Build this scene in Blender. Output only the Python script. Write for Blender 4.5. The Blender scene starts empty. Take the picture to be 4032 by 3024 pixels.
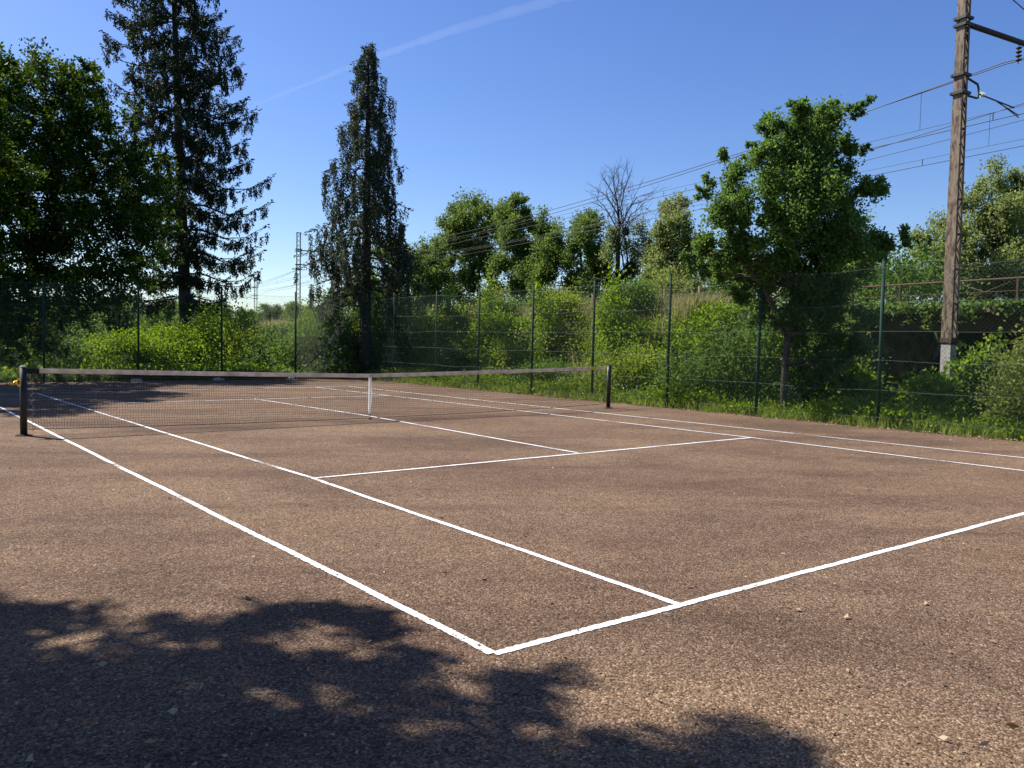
import bpy, math, random
import numpy as np
from mathutils import Vector, Matrix, noise as mnoise
random.seed(7); RNG = np.random.default_rng(7)
sc = bpy.context.scene
col = sc.collection
# ------------------------------------------------------------------ camera geometry
CAM = np.array([-2.5223, -3.2697, 1.5887]); yaw, pit, rol, F = .67310, -.04880, .01930, 3232.6
_c, _s = math.cos(yaw), math.sin(yaw)
FW = np.array([_s*math.cos(pit), _c*math.cos(pit), math.sin(pit)])
_r = np.array([_c, -_s, 0.]); _u = np.cross(_r, FW)
RT = _r*math.cos(rol)+_u*math.sin(rol); UP = -_r*math.sin(rol)+_u*math.cos(rol)
def ray(x, y): return FW+RT*(x-2016)/F-UP*(y-1512)/F
def gnd(x, y, z=0.): d = ray(x, y); return CAM+d*(z-CAM[2])/d[2]
def at(x, y, depth): return CAM+ray(x, y)*depth
def proj(P):
    d = np.asarray(P)-CAM; z = d@FW
    return 2016+F*(d@RT)/z, 1512-F*(d@UP)/z, z
S = 4032/2212
SUNK = np.array([.36, -.80])              # ground shadow per metre of height
# railway frame: s along the line, t across
DR = np.array([math.sin(math.radians(9)), math.cos(math.radians(9))]); NR = np.array([DR[1], -DR[0]])
def st(s, t, z=0.): return np.array([CAM[0]+s*DR[0]+t*NR[0], CAM[1]+s*DR[1]+t*NR[1], z])
def to_st(x, y):
    dx, dy = x-CAM[0], y-CAM[1]
    return dx*DR[0]+dy*DR[1], dx*NR[0]+dy*NR[1]
def sm(a, b, x):
    k = np.clip((x-a)/(b-a), 0, 1); return k*k*(3-2*k)
def H(x, y):
    x = np.asarray(x, float); y = np.asarray(y, float)
    s, t = to_st(x, y)
    k = sm(16.5, 20.5, s)
    toe = 31.8*(1-k)+15.0*k; cr = 34.5*(1-k)+19.6*k
    z = 2.75*sm(0, 1, (t-toe)/(cr-toe))*(1-sm(36, 44, t)*.35)
    out = np.maximum(sm(14.3, 16, x), sm(28.4, 31, y))
    z = z+out*(.10*np.sin(x*.9+y*.5)*np.sin(y*.7-x*.3))
    z = z-.25*sm(29, 36, y)*(1-sm(8, 15, t))
    # far wooded hill where the line bends out of sight
    z = z+9.5*np.exp(-(((x-72)/45)**2+((y-345)/50)**2))
    return np.where((x < 14.0) & (y < 28.1) & (x > -60), -.02, z)
# ------------------------------------------------------------------ helpers
def tag(o, label=None, cat=None, group=None, kind=None):
    if label: o['label'] = label
    if cat: o['category'] = cat
    if group: o['group'] = group
    if kind: o['kind'] = kind
    return o
def thing(name, loc, label, cat, group=None):
    o = bpy.data.objects.new(name, None); o.location = [float(v) for v in loc]; o.empty_display_size = .2
    col.objects.link(o); tag(o, label, cat, group); return o
def link(name, me, mat, parent=None):
    o = bpy.data.objects.new(name, me); col.objects.link(o)
    if mat: me.materials.append(mat)
    if parent is not None:
        o.parent = parent
        o.matrix_parent_inverse = Matrix.Translation(-Vector(parent.location))
    return o
def mesh_np(name, V, Fq, k=4, smooth=False):
    V = np.asarray(V, np.float32).reshape(-1, 3); Fq = np.asarray(Fq, np.int32).reshape(-1, k)
    me = bpy.data.meshes.new(name)
    me.vertices.add(len(V)); me.vertices.foreach_set('co', V.ravel())
    me.loops.add(Fq.size); me.loops.foreach_set('vertex_index', Fq.ravel())
    me.polygons.add(len(Fq)); me.polygons.foreach_set('loop_start', np.arange(0, Fq.size, k, dtype=np.int32))
    me.polygons.foreach_set('loop_total', np.full(len(Fq), k, np.int32))
    if smooth: me.polygons.foreach_set('use_smooth', np.ones(len(Fq), bool))
    me.update(calc_edges=True); me.validate(); return me
class MB:
    def __init__(s): s.v = []; s.f = []; s.sm = []
    def box(s, c, size, R=None, taper=1.):
        c = np.array(c, float); h = np.array(size, float)/2; b = len(s.v)
        for dz in (-1, 1):
            for dx, dy in ((-1, -1), (1, -1), (1, 1), (-1, 1)):
                k = taper if dz > 0 else 1.
                p = np.array([dx*h[0]*k, dy*h[1]*k, dz*h[2]])
                if R is not None: p = np.array(R)@p
                s.v.append(tuple(c+p))
        for q in ((0, 3, 2, 1), (4, 5, 6, 7), (0, 1, 5, 4), (1, 2, 6, 5), (2, 3, 7, 6), (3, 0, 4, 7)):
            s.f.append(tuple(b+i for i in q)); s.sm.append(False)
    def tube(s, pts, rad, n=8, cap=True):
        pts = [np.array(p, float) for p in pts]
        if not hasattr(rad, '__len__'): rad = [rad]*len(pts)
        ref = np.array([0, 0, 1.]); b0 = len(s.v)
        for i, p in enumerate(pts):
            d = pts[min(i+1, len(pts)-1)]-pts[max(i-1, 0)]; d = d/(np.linalg.norm(d)+1e-9)
            if abs(d@ref) > .95: a = np.cross(d, [1., 0, 0])
            else: a = np.cross(d, ref)
            a /= np.linalg.norm(a); c = np.cross(d, a)
            if i and (a@pa) < 0 : a = -a; c = -c
            if i:
                a2 = pa-d*(pa@d); nn = np.linalg.norm(a2)
                if nn > 1e-3: a = a2/nn; c = np.cross(d, a)
            pa = a
            for k in range(n):
                w = 2*math.pi*k/n
                s.v.append(tuple(p+rad[i]*(a*math.cos(w)+c*math.sin(w))))
        for i in range(len(pts)-1):
            for k in range(n):
                s.f.append((b0+i*n+k, b0+i*n+(k+1) % n, b0+(i+1)*n+(k+1) % n, b0+(i+1)*n+k)); s.sm.append(n > 5)
        if cap:
            s.f.append(tuple(b0+k for k in range(n))[::-1]); s.sm.append(False)
            e = b0+(len(pts)-1)*n; s.f.append(tuple(e+k for k in range(n))); s.sm.append(False)
    def build(s, name, mat, parent=None):
        me = bpy.data.meshes.new(name); me.from_pydata([tuple(map(float, v)) for v in s.v], [], s.f)
        me.polygons.foreach_set('use_smooth', s.sm); me.update()
        return link(name, me, mat, parent)
def wires(P0, P1, r, n=3):
    """many straight prisms at once"""
    P0 = np.asarray(P0, float); P1 = np.asarray(P1, float); N = len(P0)
    r = np.broadcast_to(np.asarray(r, float), (N,))
    d = P1-P0; d /= np.linalg.norm(d, axis=1)[:, None]
    ref = np.where(np.abs(d[:, 2:3]) > .9, np.array([[1., 0, 0]]), np.array([[0, 0, 1.]]))
    a = np.cross(d, ref); a /= np.linalg.norm(a, axis=1)[:, None]; c = np.cross(d, a)
    V = np.empty((N, 2, n, 3))
    for k in range(n):
        w = 2*math.pi*k/n; o = (a*math.cos(w)+c*math.sin(w))*r[:, None]
        V[:, 0, k] = P0+o; V[:, 1, k] = P1+o
    base = np.arange(N)[:, None]*2*n
    Fq = np.concatenate([np.stack([base[:, 0]+k, base[:, 0]+(k+1) % n, base[:, 0]+n+(k+1) % n, base[:, 0]+n+k], 1)[:, None] for k in range(n)], 1)
    return V.reshape(-1, 3), Fq.reshape(-1, 4)
def unit(v): return v/(np.linalg.norm(v, axis=-1, keepdims=True)+1e-9)
def leafmesh(name, P, A, L, W, mat, parent=None, fold=.25):
    """one bent diamond leaf per row: base P, axis A, length L, width W"""
    P = np.asarray(P, float); N = len(P); A = unit(A)
    L = np.broadcast_to(L, (N,))[:, None]; W = np.broadcast_to(W, (N,))[:, None]
    B = unit(np.cross(A, RNG.normal(size=(N, 3)))); Nn = np.cross(A, B)
    mid = P+A*L*.5
    V = np.stack([P, mid+B*W*.5+Nn*W*fold, P+A*L-Nn*L*.12, mid-B*W*.5+Nn*W*fold], 1)
    Fq = np.arange(N*4).reshape(-1, 4)
    return link(name, mesh_np(name, V, Fq), mat, parent)
# ------------------------------------------------------------------ materials
def nt(name):
    m = bpy.data.materials.new(name); m.use_nodes = True; n = m.node_tree; n.nodes.clear()
    o = n.nodes.new('ShaderNodeOutputMaterial'); return m, n, o
def N_(n, t, **k):
    x = n.nodes.new(t)
    for a, b in k.items():
        if a in x.bl_rna.properties: setattr(x, a, b)
        else: x.inputs[a].default_value = b
    return x
def ramp(n, src, stops):
    r = n.nodes.new('ShaderNodeValToRGB'); e = r.color_ramp.elements
    while len(e) > 1: e.remove(e[-1])
    for i, (p, c) in enumerate(stops):
        q = e[0] if i == 0 else e.new(p)
        q.position = p; q.color = (*c, 1) if len(c) == 3 else c
    n.links.new(src, r.inputs[0]); return r
def simple(name, c, rough=.6, metal=0., var=.25, scale=6., c2=None, bump=.0, bscale=40.):
    m, n, o = nt(name); b = n.nodes.new('ShaderNodeBsdfPrincipled')
    b.inputs['Roughness'].default_value = rough; b.inputs['Metallic'].default_value = metal
    tc = n.nodes.new('ShaderNodeTexCoord'); no = N_(n, 'ShaderNodeTexNoise', Scale=scale, Detail=6., Roughness=.65)
    n.links.new(tc.outputs['Object'], no.inputs['Vector'])
    c2 = c2 or tuple(v*(1-var) for v in c)
    r = ramp(n, no.outputs['Fac'], [(.35, c2), (.62, c)])
    n.links.new(r.outputs[0], b.inputs['Base Color'])
    if bump:
        nb = N_(n, 'ShaderNodeTexNoise', Scale=bscale, Detail=5.); n.links.new(tc.outputs['Object'], nb.inputs['Vector'])
        bp = N_(n, 'ShaderNodeBump', Strength=bump, Distance=.02); n.links.new(nb.outputs['Fac'], bp.inputs['Height'])
        n.links.new(bp.outputs[0], b.inputs['Normal'])
    n.links.new(b.outputs[0], o.inputs[0]); return m
def leafmat(name, cols, trans=.45, gloss=.12):
    """cols: list of linear leaf colours picked leaf by leaf"""
    m, n, o = nt(name)
    g = n.nodes.new('ShaderNodeNewGeometry')
    k = len(cols); r = ramp(n, g.outputs['Random Per Island'], [(i/max(1, k-1), c) for i, c in enumerate(cols)])
    d = N_(n, 'ShaderNodeBsdfPrincipled', Roughness=.6)
    d.inputs['Specular IOR Level'].default_value = gloss
    t = n.nodes.new('ShaderNodeBsdfTranslucent')
    hs = N_(n, 'ShaderNodeHueSaturation', Hue=.485, Saturation=1.15, Value=1.6)
    n.links.new(r.outputs[0], d.inputs['Base Color']); n.links.new(r.outputs[0], hs.inputs['Color'])
    n.links.new(hs.outputs[0], t.inputs['Color'])
    mx = n.nodes.new('ShaderNodeMixShader'); mx.inputs[0].default_value = trans
    n.links.new(d.outputs[0], mx.inputs[1]); n.links.new(t.outputs[0], mx.inputs[2])
    n.links.new(mx.outputs[0], o.inputs[0]); return m
M = {}
M['maple'] = leafmat('maple_leaf', [(.016, .038, .008), (.035, .075, .012), (.095, .145, .018)], .33)
M['shade'] = leafmat('shade_tree_leaf', [(.02, .05, .012), (.04, .09, .02)], .12)
M['spruce'] = leafmat('spruce_needle', [(.016, .028, .014), (.028, .044, .02), (.05, .06, .03)], .15, .1)
M['weep'] = leafmat('weeping_needle', [(.025, .042, .026), (.045, .065, .038), (.085, .095, .05)], .2, .1)
M['oak'] = leafmat('oak_leaf', [(.06, .115, .03), (.10, .18, .045), (.16, .245, .07)], .45)
M['bg'] = leafmat('grove_leaf', [(.06, .105, .026), (.105, .165, .04), (.18, .235, .075)], .42)
M['bg2'] = leafmat('pale_grove_leaf', [(.11, .16, .045), (.18, .23, .075), (.29, .32, .14)], .42)
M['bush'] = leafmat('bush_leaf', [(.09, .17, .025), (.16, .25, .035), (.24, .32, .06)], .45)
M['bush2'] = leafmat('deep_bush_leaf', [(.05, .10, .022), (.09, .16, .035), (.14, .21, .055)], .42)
M['bush3'] = leafmat('olive_bush_leaf', [(.10, .15, .035), (.17, .22, .055), (.25, .28, .09)], .42)
M['bush4'] = leafmat('yellow_bush_leaf', [(.11, .18, .03), (.17, .25, .04), (.24, .28, .06)], .45)
M['grass'] = leafmat('grass_blade', [(.10, .17, .03), (.17, .24, .05), (.28, .29, .11)], .42)
M['dry'] = leafmat('dry_grass', [(.20, .23, .08), (.32, .30, .14), (.42, .35, .20)], .35)
M['ivy'] = leafmat('ivy_leaf', [(.05, .10, .025), (.10, .17, .045), (.17, .24, .06)], .35, .2)
M['mistle'] = leafmat('mistletoe_leaf', [(.012, .02, .008), (.02, .03, .012)], .15)
M['litter'] = leafmat('litter', [(.10, .06, .03), (.30, .22, .13), (.45, .36, .24), (.18, .10, .05)], .1)
M['bark'] = simple('dark_bark', (.055, .042, .032), .95, c2=(.022, .017, .013), scale=9, bump=.8, bscale=25)
M['bark2'] = simple('grey_bark', (.15, .125, .10), .95, c2=(.06, .05, .04), scale=12, bump=.8, bscale=30)
M['bark3'] = simple('brown_bark', (.10, .08, .06), .95, c2=(.035, .028, .02), scale=12, bump=.8, bscale=30)
M['post'] = simple('green_post_paint', (.004, .040, .023), .85, c2=(.003, .026, .015), scale=4)
M['netpost'] = simple('worn_dark_post', (.020, .017, .013), .5, c2=(.008, .012, .009), scale=7)
M['mesh'] = simple('plastic_coated_wire', (.035, .075, .055), .5, scale=3)
M['tension'] = simple('galvanised_wire', (.17, .22, .18), .6, 0., scale=3)
M['cord'] = simple('net_cord', (.018, .013, .010), .9, scale=30)
M['brass'] = simple('brass', (.75, .46, .09), .28, 1., scale=20, c2=(.5, .3, .06))
M['conc'] = simple('concrete', (.42, .40, .37), .9, c2=(.27, .26, .23), scale=9, bump=.5)
M['rust'] = simple('rusty_steel', (.10, .05, .03), .85, c2=(.04, .02, .014), scale=18, bump=.4)
M['dark'] = simple('dark_steel', (.035, .032, .03), .6, c2=(.02, .018, .016), scale=10)
M['cable'] = simple('aged_copper_cable', (.05, .05, .045), .6, .4)
M['wood'] = simple('weathered_stake_wood', (.30, .22, .14), .9, c2=(.16, .11, .07), scale=14, bump=.5)
M['glass'] = simple('insulator_glass', (.55, .65, .60), .15)
M['yellow'] = simple('yellow_label', (.70, .62, .03), .6, c2=(.5, .45, .03), scale=40)
M['flower'] = simple('white_petal', (.6, .6, .56), .7)
M['brick'] = simple('brick_parapet', (.20, .13, .10), .9, scale=12)
M['pvc'] = simple('marker_white', (.75, .68, .58), .5, c2=(.60, .30, .12), scale=3)

def mast_mat():
    m, n, o = nt('mast_peeling_paint'); b = N_(n, 'ShaderNodeBsdfPrincipled', Roughness=.75)
    tc = n.nodes.new('ShaderNodeTexCoord'); mp = N_(n, 'ShaderNodeMapping'); mp.inputs['Scale'].default_value = (6, 6, 1.6)
    no = N_(n, 'ShaderNodeTexNoise', Scale=2.2, Detail=9., Roughness=.72)
    n.links.new(tc.outputs['Object'], mp.inputs[0]); n.links.new(mp.outputs[0], no.inputs['Vector'])
    r = ramp(n, no.outputs['Fac'], [(.38, (.035, .02, .014)), (.45, (.10, .055, .035)), (.52, (.19, .145, .095)), (.72, (.27, .215, .145))])
    n.links.new(r.outputs[0], b.inputs['Base Color']); n.links.new(b.outputs[0], o.inputs[0]); return m
M['mast'] = mast_mat()

def band_mat(cc=((.46, .39, .33), (.66, .58, .51))):
    m, n, o = nt('net_band_canvas'); d = N_(n, 'ShaderNodeBsdfPrincipled', Roughness=.9)
    tc = n.nodes.new('ShaderNodeTexCoord'); no = N_(n, 'ShaderNodeTexNoise', Scale=7., Detail=6.)
    n.links.new(tc.outputs['Object'], no.inputs['Vector'])
    r = ramp(n, no.outputs['Fac'], [(.3, cc[0]), (.65, cc[1])])
    t = n.nodes.new('ShaderNodeBsdfTranslucent'); mx = n.nodes.new('ShaderNodeMixShader'); mx.inputs[0].default_value = .45
    n.links.new(r.outputs[0], d.inputs['Base Color']); n.links.new(r.outputs[0], t.inputs['Color'])
    n.links.new(d.outputs[0], mx.inputs[1]); n.links.new(t.outputs[0], mx.inputs[2]); n.links.new(mx.outputs[0], o.inputs[0]); return m
M['band'] = band_mat(); M['strap'] = band_mat(((.70, .69, .66), (.86, .85, .82)))

def court_mat():
    m, n, o = nt('porous_red_concrete'); b = N_(n, 'ShaderNodeBsdfPrincipled', Roughness=.95)
    b.inputs['Specular IOR Level'].default_value = .15
    L = n.links.new
    tc = n.nodes.new('ShaderNodeTexCoord').outputs['Object']
    # grain
    vo = N_(n, 'ShaderNodeTexVoronoi', Scale=95.); L(tc, vo.inputs['Vector'])
    gr = N_(n, 'ShaderNodeTexNoise', Scale=60., Detail=8., Roughness=.8); L(tc, gr.inputs['Vector'])
    sep = n.nodes.new('ShaderNodeSeparateColor'); L(vo.outputs['Color'], sep.inputs[0])
    g1 = ramp(n, sep.outputs[0], [(0, (.062, .037, .024)), (.4, (.138, .088, .056)), (.78, (.222, .148, .096)), (.95, (.29, .203, .138)), (1, (.42, .31, .225))])
    # large tone
    big = N_(n, 'ShaderNodeTexNoise', Scale=.32, Detail=5., Roughness=.6); L(tc, big.inputs['Vector'])
    tone = ramp(n, big.outputs['Fac'], [(.36, (.78, .74, .75)), (.55, (1, 1, 1)), (.72, (1.2, 1.19, 1.14))])
    mp0 = N_(n, 'ShaderNodeMapping'); mp0.inputs['Rotation'].default_value = (0, 0, .60); L(tc, mp0.inputs[0])
    mp = N_(n, 'ShaderNodeMapping'); mp.inputs['Scale'].default_value = (.42, 1.15, 1); L(mp0.outputs[0], mp.inputs[0])
    st_ = N_(n, 'ShaderNodeTexNoise', Scale=.55, Detail=7., Roughness=.62, Distortion=.6); L(mp.outputs[0], st_.inputs['Vector'])
    stain = ramp(n, st_.outputs['Fac'], [(.36, (.68, .66, .67)), (.50, (.97, .96, .96)), (.60, (1.08, 1.07, 1.03))])
    mid = N_(n, 'ShaderNodeTexNoise', Scale=6., Detail=7., Roughness=.7); L(tc, mid.inputs['Vector'])
    midr = ramp(n, mid.outputs['Fac'], [(.33, (.80, .80, .78)), (.5, (1, 1, 1)), (.68, (1.12, 1.10, 1.06))])
    def mul(a, c):
        x = n.nodes.new('ShaderNodeMix'); x.data_type = 'RGBA'; x.blend_type = 'MULTIPLY'; x.inputs[0].default_value = 1.
        L(a, x.inputs[6]); L(c, x.inputs[7]); return x.outputs[2]
    c = mul(mul(mul(g1.outputs[0], tone.outputs[0]), stain.outputs[0]), midr.outputs[0])
    # greenish moss flecks
    ms = N_(n, 'ShaderNodeTexNoise', Scale=14., Detail=6., Roughness=.75); L(tc, ms.inputs['Vector'])
    msr = ramp(n, ms.outputs['Fac'], [(.60, (0, 0, 0)), (.70, (1, 1, 1))])
    x = n.nodes.new('ShaderNodeMix'); x.data_type = 'RGBA'; L(msr.outputs[0], x.inputs[0]); L(c, x.inputs[6]); x.inputs[7].default_value = (.07, .06, .035, 1)
    L(x.outputs[2], b.inputs['Base Color'])
    bp = N_(n, 'ShaderNodeBump', Strength=.9, Distance=.007); L(vo.outputs['Distance'], bp.inputs['Height']); bp.invert = True
    bp2 = N_(n, 'ShaderNodeBump', Strength=.6, Distance=.008); L(gr.outputs['Fac'], bp2.inputs['Height']); L(bp.outputs[0], bp2.inputs['Normal'])
    L(bp2.outputs[0], b.inputs['Normal']); L(b.outputs[0], o.inputs[0]); return m
M['court'] = court_mat()
def line_mat():
    m, n, o = nt('white_line_paint'); L = n.links.new
    b = N_(n, 'ShaderNodeBsdfPrincipled', Roughness=.8)
    tc = n.nodes.new('ShaderNodeTexCoord').outputs['Object']
    no = N_(n, 'ShaderNodeTexNoise', Scale=25., Detail=6., Roughness=.7); L(tc, no.inputs['Vector'])
    r = ramp(n, no.outputs['Fac'], [(.32, (.42, .38, .36)), (.46, (.74, .73, .72)), (.6, (.82, .81, .80))]); L(r.outputs[0], b.inputs['Base Color'])
    vo = N_(n, 'ShaderNodeTexVoronoi', Scale=85.); L(tc, vo.inputs['Vector'])
    bp = N_(n, 'ShaderNodeBump', Strength=.7, Distance=.006); bp.invert = True; L(vo.outputs['Distance'], bp.inputs['Height']); L(bp.outputs[0], b.inputs['Normal'])
    w = N_(n, 'ShaderNodeTexNoise', Scale=55., Detail=4., Roughness=.8); L(tc, w.inputs['Vector'])
    w2 = N_(n, 'ShaderNodeTexNoise', Scale=1.1, Detail=3.); L(tc, w2.inputs['Vector'])
    ad = N_(n, 'ShaderNodeMath', operation='ADD'); L(w.outputs['Fac'], ad.inputs[0]); L(w2.outputs['Fac'], ad.inputs[1])
    wr = ramp(n, ad.outputs[0], [(.80, (0, 0, 0)), (.90, (1, 1, 1))])
    tr = n.nodes.new('ShaderNodeBsdfTransparent'); mx = n.nodes.new('ShaderNodeMixShader')
    L(wr.outputs[0], mx.inputs[0]); L(tr.outputs[0], mx.inputs[1]); L(b.outputs[0], mx.inputs[2]); L(mx.outputs[0], o.inputs[0]); return m
M['line'] = line_mat()
def ground_mat():
    m, n, o = nt('grassy_soil'); L = n.links.new
    b = N_(n, 'ShaderNodeBsdfPrincipled', Roughness=1.); b.inputs['Specular IOR Level'].default_value = .1
    tc = n.nodes.new('ShaderNodeTexCoord').outputs['Object']
    a = N_(n, 'ShaderNodeTexNoise', Scale=.35, Detail=9., Roughness=.7); L(tc, a.inputs['Vector'])
    r = ramp(n, a.outputs['Fac'], [(.3, (.035, .055, .015)), (.5, (.07, .11, .025)), (.68, (.14, .17, .05))])
    f = N_(n, 'ShaderNodeTexNoise', Scale=9., Detail=7., Roughness=.75); L(tc, f.inputs['Vector'])
    fr = ramp(n, f.outputs['Fac'], [(.35, (.5, .5, .5)), (.6, (1.15, 1.15, 1.1))])
    x = n.nodes.new('ShaderNodeMix'); x.data_type = 'RGBA'; x.blend_type = 'MULTIPLY'; x.inputs[0].default_value = 1.
    L(r.outputs[0], x.inputs[6]); L(fr.outputs[0], x.inputs[7]); L(x.outputs[2], b.inputs['Base Color'])
    bp = N_(n, 'ShaderNodeBump', Strength=1., Distance=.08); L(f.outputs['Fac'], bp.inputs['Height']); L(bp.outputs[0], b.inputs['Normal'])
    L(b.outputs[0], o.inputs[0]); return m
M['ground'] = ground_mat()
def wall_mat():
    m, n, o = nt('rubble_stone_wall'); L = n.links.new
    b = N_(n, 'ShaderNodeBsdfPrincipled', Roughness=.95)
    tc = n.nodes.new('ShaderNodeTexCoord').outputs['Object']
    v = N_(n, 'ShaderNodeTexVoronoi', Scale=3.2); L(tc, v.inputs['Vector'])
    sp = n.nodes.new('ShaderNodeSeparateColor'); L(v.outputs['Color'], sp.inputs[0])
    r = ramp(n, sp.outputs[0], [(0, (.07, .055, .04)), (.5, (.13, .10, .075)), (1, (.22, .16, .11))])
    no = N_(n, 'ShaderNodeTexNoise', Scale=3., Detail=8., Roughness=.7); L(tc, no.inputs['Vector'])
    nr = ramp(n, no.outputs['Fac'], [(.35, (.45, .45, .45)), (.65, (1.1, 1.1, 1.1))])
    x = n.nodes.new('ShaderNodeMix'); x.data_type = 'RGBA'; x.blend_type = 'MULTIPLY'; x.inputs[0].default_value = 1.
    L(r.outputs[0], x.inputs[6]); L(nr.outputs[0], x.inputs[7]); L(x.outputs[2], b.inputs['Base Color'])
    bp = N_(n, 'ShaderNodeBump', Strength=1., Distance=.05); bp.invert = True; L(v.outputs['Distance'], bp.inputs['Height']); L(bp.outputs[0], b.inputs['Normal'])
    L(b.outputs[0], o.inputs[0]); return m
M['wall'] = wall_mat()
# ------------------------------------------------------------------ ground and court
def axis(*segs):
    out = []
    for a, b, st_ in segs: out += list(np.arange(a, b, st_))
    return np.array(out+[segs[-1][1]])
gx = axis((-900, -60, 60), (-60, -10, 5), (-10, 10, 2), (10, 34, .5), (34, 70, 2), (70, 180, 6), (180, 1500, 80))
gy = axis((-300, -40, 20), (-40, -10, 3), (-10, 60, .8), (60, 140, 3), (140, 520, 9), (520, 2000, 90))
X, Y = np.meshgrid(gx, gy); Z = H(X, Y)-.03
V = np.stack([X, Y, Z], -1).reshape(-1, 3); nx = len(gx)
i, j = np.meshgrid(np.arange(nx-1), np.arange(len(gy)-1)); b0 = (j*nx+i).ravel()
o = link('ground', mesh_np('ground', V, np.stack([b0, b0+1, b0+1+nx, b0+nx], 1), smooth=True), M['ground']); tag(o, 'grassy ground rising to the railway bank', kind='structure')
# ballast sheet on top of the bank
ss = np.linspace(18, 300, 120); V = []; 
for s_ in ss:
    for t_ in (21.8, 25.6, 29.4):
        p = st(s_, t_); p[2] = H(p[0], p[1])+.02; V.append(p)
Fq = [(a*3+k, a*3+k+1, a*3+k+4, a*3+k+3) for a in range(len(ss)-1) for k in range(2)]
tag(link('railway_ballast', mesh_np('railway_ballast', V, Fq), simple('ballast_stone', (.22, .19, .16), .95, scale=8, bump=1.)), 'stone ballast along the top of the bank', kind='structure')

mb = MB()
ex = [(-9, -12), (13.9, -12)]+[(13.93+.05*math.sin(k*1.7)+random.uniform(-.03, .03), -12+k*.5) for k in range(1, 80)]+[(13.9, 28.15), (-9, 28.15)]
me = bpy.data.meshes.new('court_surface'); me.from_pydata([(a, b, 0) for a, b in ex], [], [tuple(range(len(ex)))])
court = link('court_surface', me, M['court']); tag(court, 'reddish brown porous tennis court surface', kind='structure')
def paint_line(pix, w=.05, world=None, z=.004):
    P = [gnd(x*S, y*S)[:2] for x, y in pix] if world is None else [np.array(p, float) for p in world]
    pts = []
    for a, b in zip(P[:-1], P[1:]):
        n = max(2, int(np.linalg.norm(b-a)/.018)); pts += [a+(b-a)*k/n for k in range(n)]
    pts.append(P[-1]); V = []; ph = random.uniform(0, 9)
    d = unit(pts[-1]-pts[0])
    for k, p in enumerate(pts):
        d = unit(pts[min(k+6, len(pts)-1)]-pts[max(k-6, 0)])
        nn = np.array([-d[1], d[0]]); wob = .004*math.sin(k*.03+ph)+.002*math.sin(k*.11+ph)
        V.append((*(p+nn*(w/2+wob+random.uniform(-.0055, .0055))), z)); V.append((*(p-nn*(w/2-wob+random.uniform(-.004, .004))), z))
    Fq = [(2*k, 2*k+1, 2*k+3, 2*k+2) for k in range(len(pts)-1)]
    return link('painted_line', mesh_np('painted_line', V, Fq), M['line'], court)
A0 = (1066, 1412)
LINES = {
 'near_base': [A0, (1470, 1308), (2212, 1110)],
 'left_double': [A0, (0, 880)],
 'left_single': [(1470, 1308), (676, 1034), (80, 850)],
 'service': [(676, 1034), (1622, 946)],
 'centre': [(1247, 979), (796, 899), (549, 862)],
 'right_single': [(2212, 1018), (1622, 946), (841, 855), (682, 837)],
 'right_double': [(2212, 990), (750.4, 834.6)],
 'far_service': [(172, 874), (841, 855)],
 'far_base': [(0, 853), (80, 850), (682, 837), (750.4, 834.6)]}
for k, (nme, pix) in enumerate(LINES.items()):
    P = [gnd(x*S, y*S)[:2] for x, y in pix]
    if nme == 'left_double': P.append(P[-1]+(P[-1]-P[0])*.4)
    if nme in ('near_base',): P.append(P[-1]+unit(P[-1]-P[-2])*4)
    if nme.startswith('right'): P.insert(0, P[0]-unit(P[1]-P[0])*6)
    if nme == 'far_base': P.insert(0, P[0]-unit(P[1]-P[0])*1.5)
    paint_line(None, world=P, z=.004+.001*k, w=.056)
# litter on the court: fallen leaves, bits of twig and pale chips
n = 1300
px = RNG.uniform(-60, 4090, n); py = 1560+RNG.uniform(0, 1, n)**.75*1500
P = np.array([gnd(a, b) for a, b in zip(px, py)]); dd = np.linalg.norm(P-CAM, axis=1)
keep = (P[:, 0] < 13.6) & (P[:, 1] < 27.5); P = P[keep]; dd = dd[keep]; P[:, 2] = .012
A = np.stack([RNG.normal(size=len(P)), RNG.normal(size=len(P)), RNG.uniform(0, .25, len(P))], 1)
L_ = RNG.uniform(.010, .030, len(P)); L_ = np.where(RNG.uniform(size=len(P)) < .12, L_*1.9, L_)
tag(leafmesh('fallen_leaves', P, A, L_, L_*RNG.uniform(.25, .7, len(P)), M['litter'], fold=.15), 'pale dry leaf bits and twigs scattered over the court', 'leaf litter', kind='stuff')
n = 2600; x_ = 14.15-np.abs(RNG.normal(size=n))*.28; y_ = RNG.uniform(1.5, 27.8, n); P = np.stack([x_, y_, np.full(n, .012)], 1)
L_ = RNG.uniform(.02, .06, n); tag(leafmesh('edge_litter', P, np.stack([RNG.normal(size=n), RNG.normal(size=n), RNG.uniform(0, .3, n)], 1), L_, L_*.5, M['litter'], fold=.2), 'dry leaves and debris gathered along the right edge of the court', 'leaf litter', kind='stuff')
# a few bigger twigs
for q, (x, y, a, l) in enumerate([(880, 2320, 2.9, .14), (1030, 2730, 2.6, .16), (3080, 2318, 2.4, .12), (2100, 2800, 1.9, .1)]):
    p = gnd(x, y); mb = MB(); dx = np.array([math.cos(a), math.sin(a), 0])*l/2; nn = np.array([-dx[1], dx[0], 0])*.25
    mb.tube([p-dx+(0, 0, .006), p+nn*.6+(0, 0, .01), p+dx+nn*.1+(0, 0, .006)], .0022, 5)
    tag(mb.build('twig', M['litter']), ['thin pale twig on the sunlit court left of the doubles line', 'curved twig lying in the foreground shade at lower left', 'thin dry twig on the court below the baseline at right', 'short curved twig in the dappled shade below the court corner'][q], 'twig')
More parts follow.
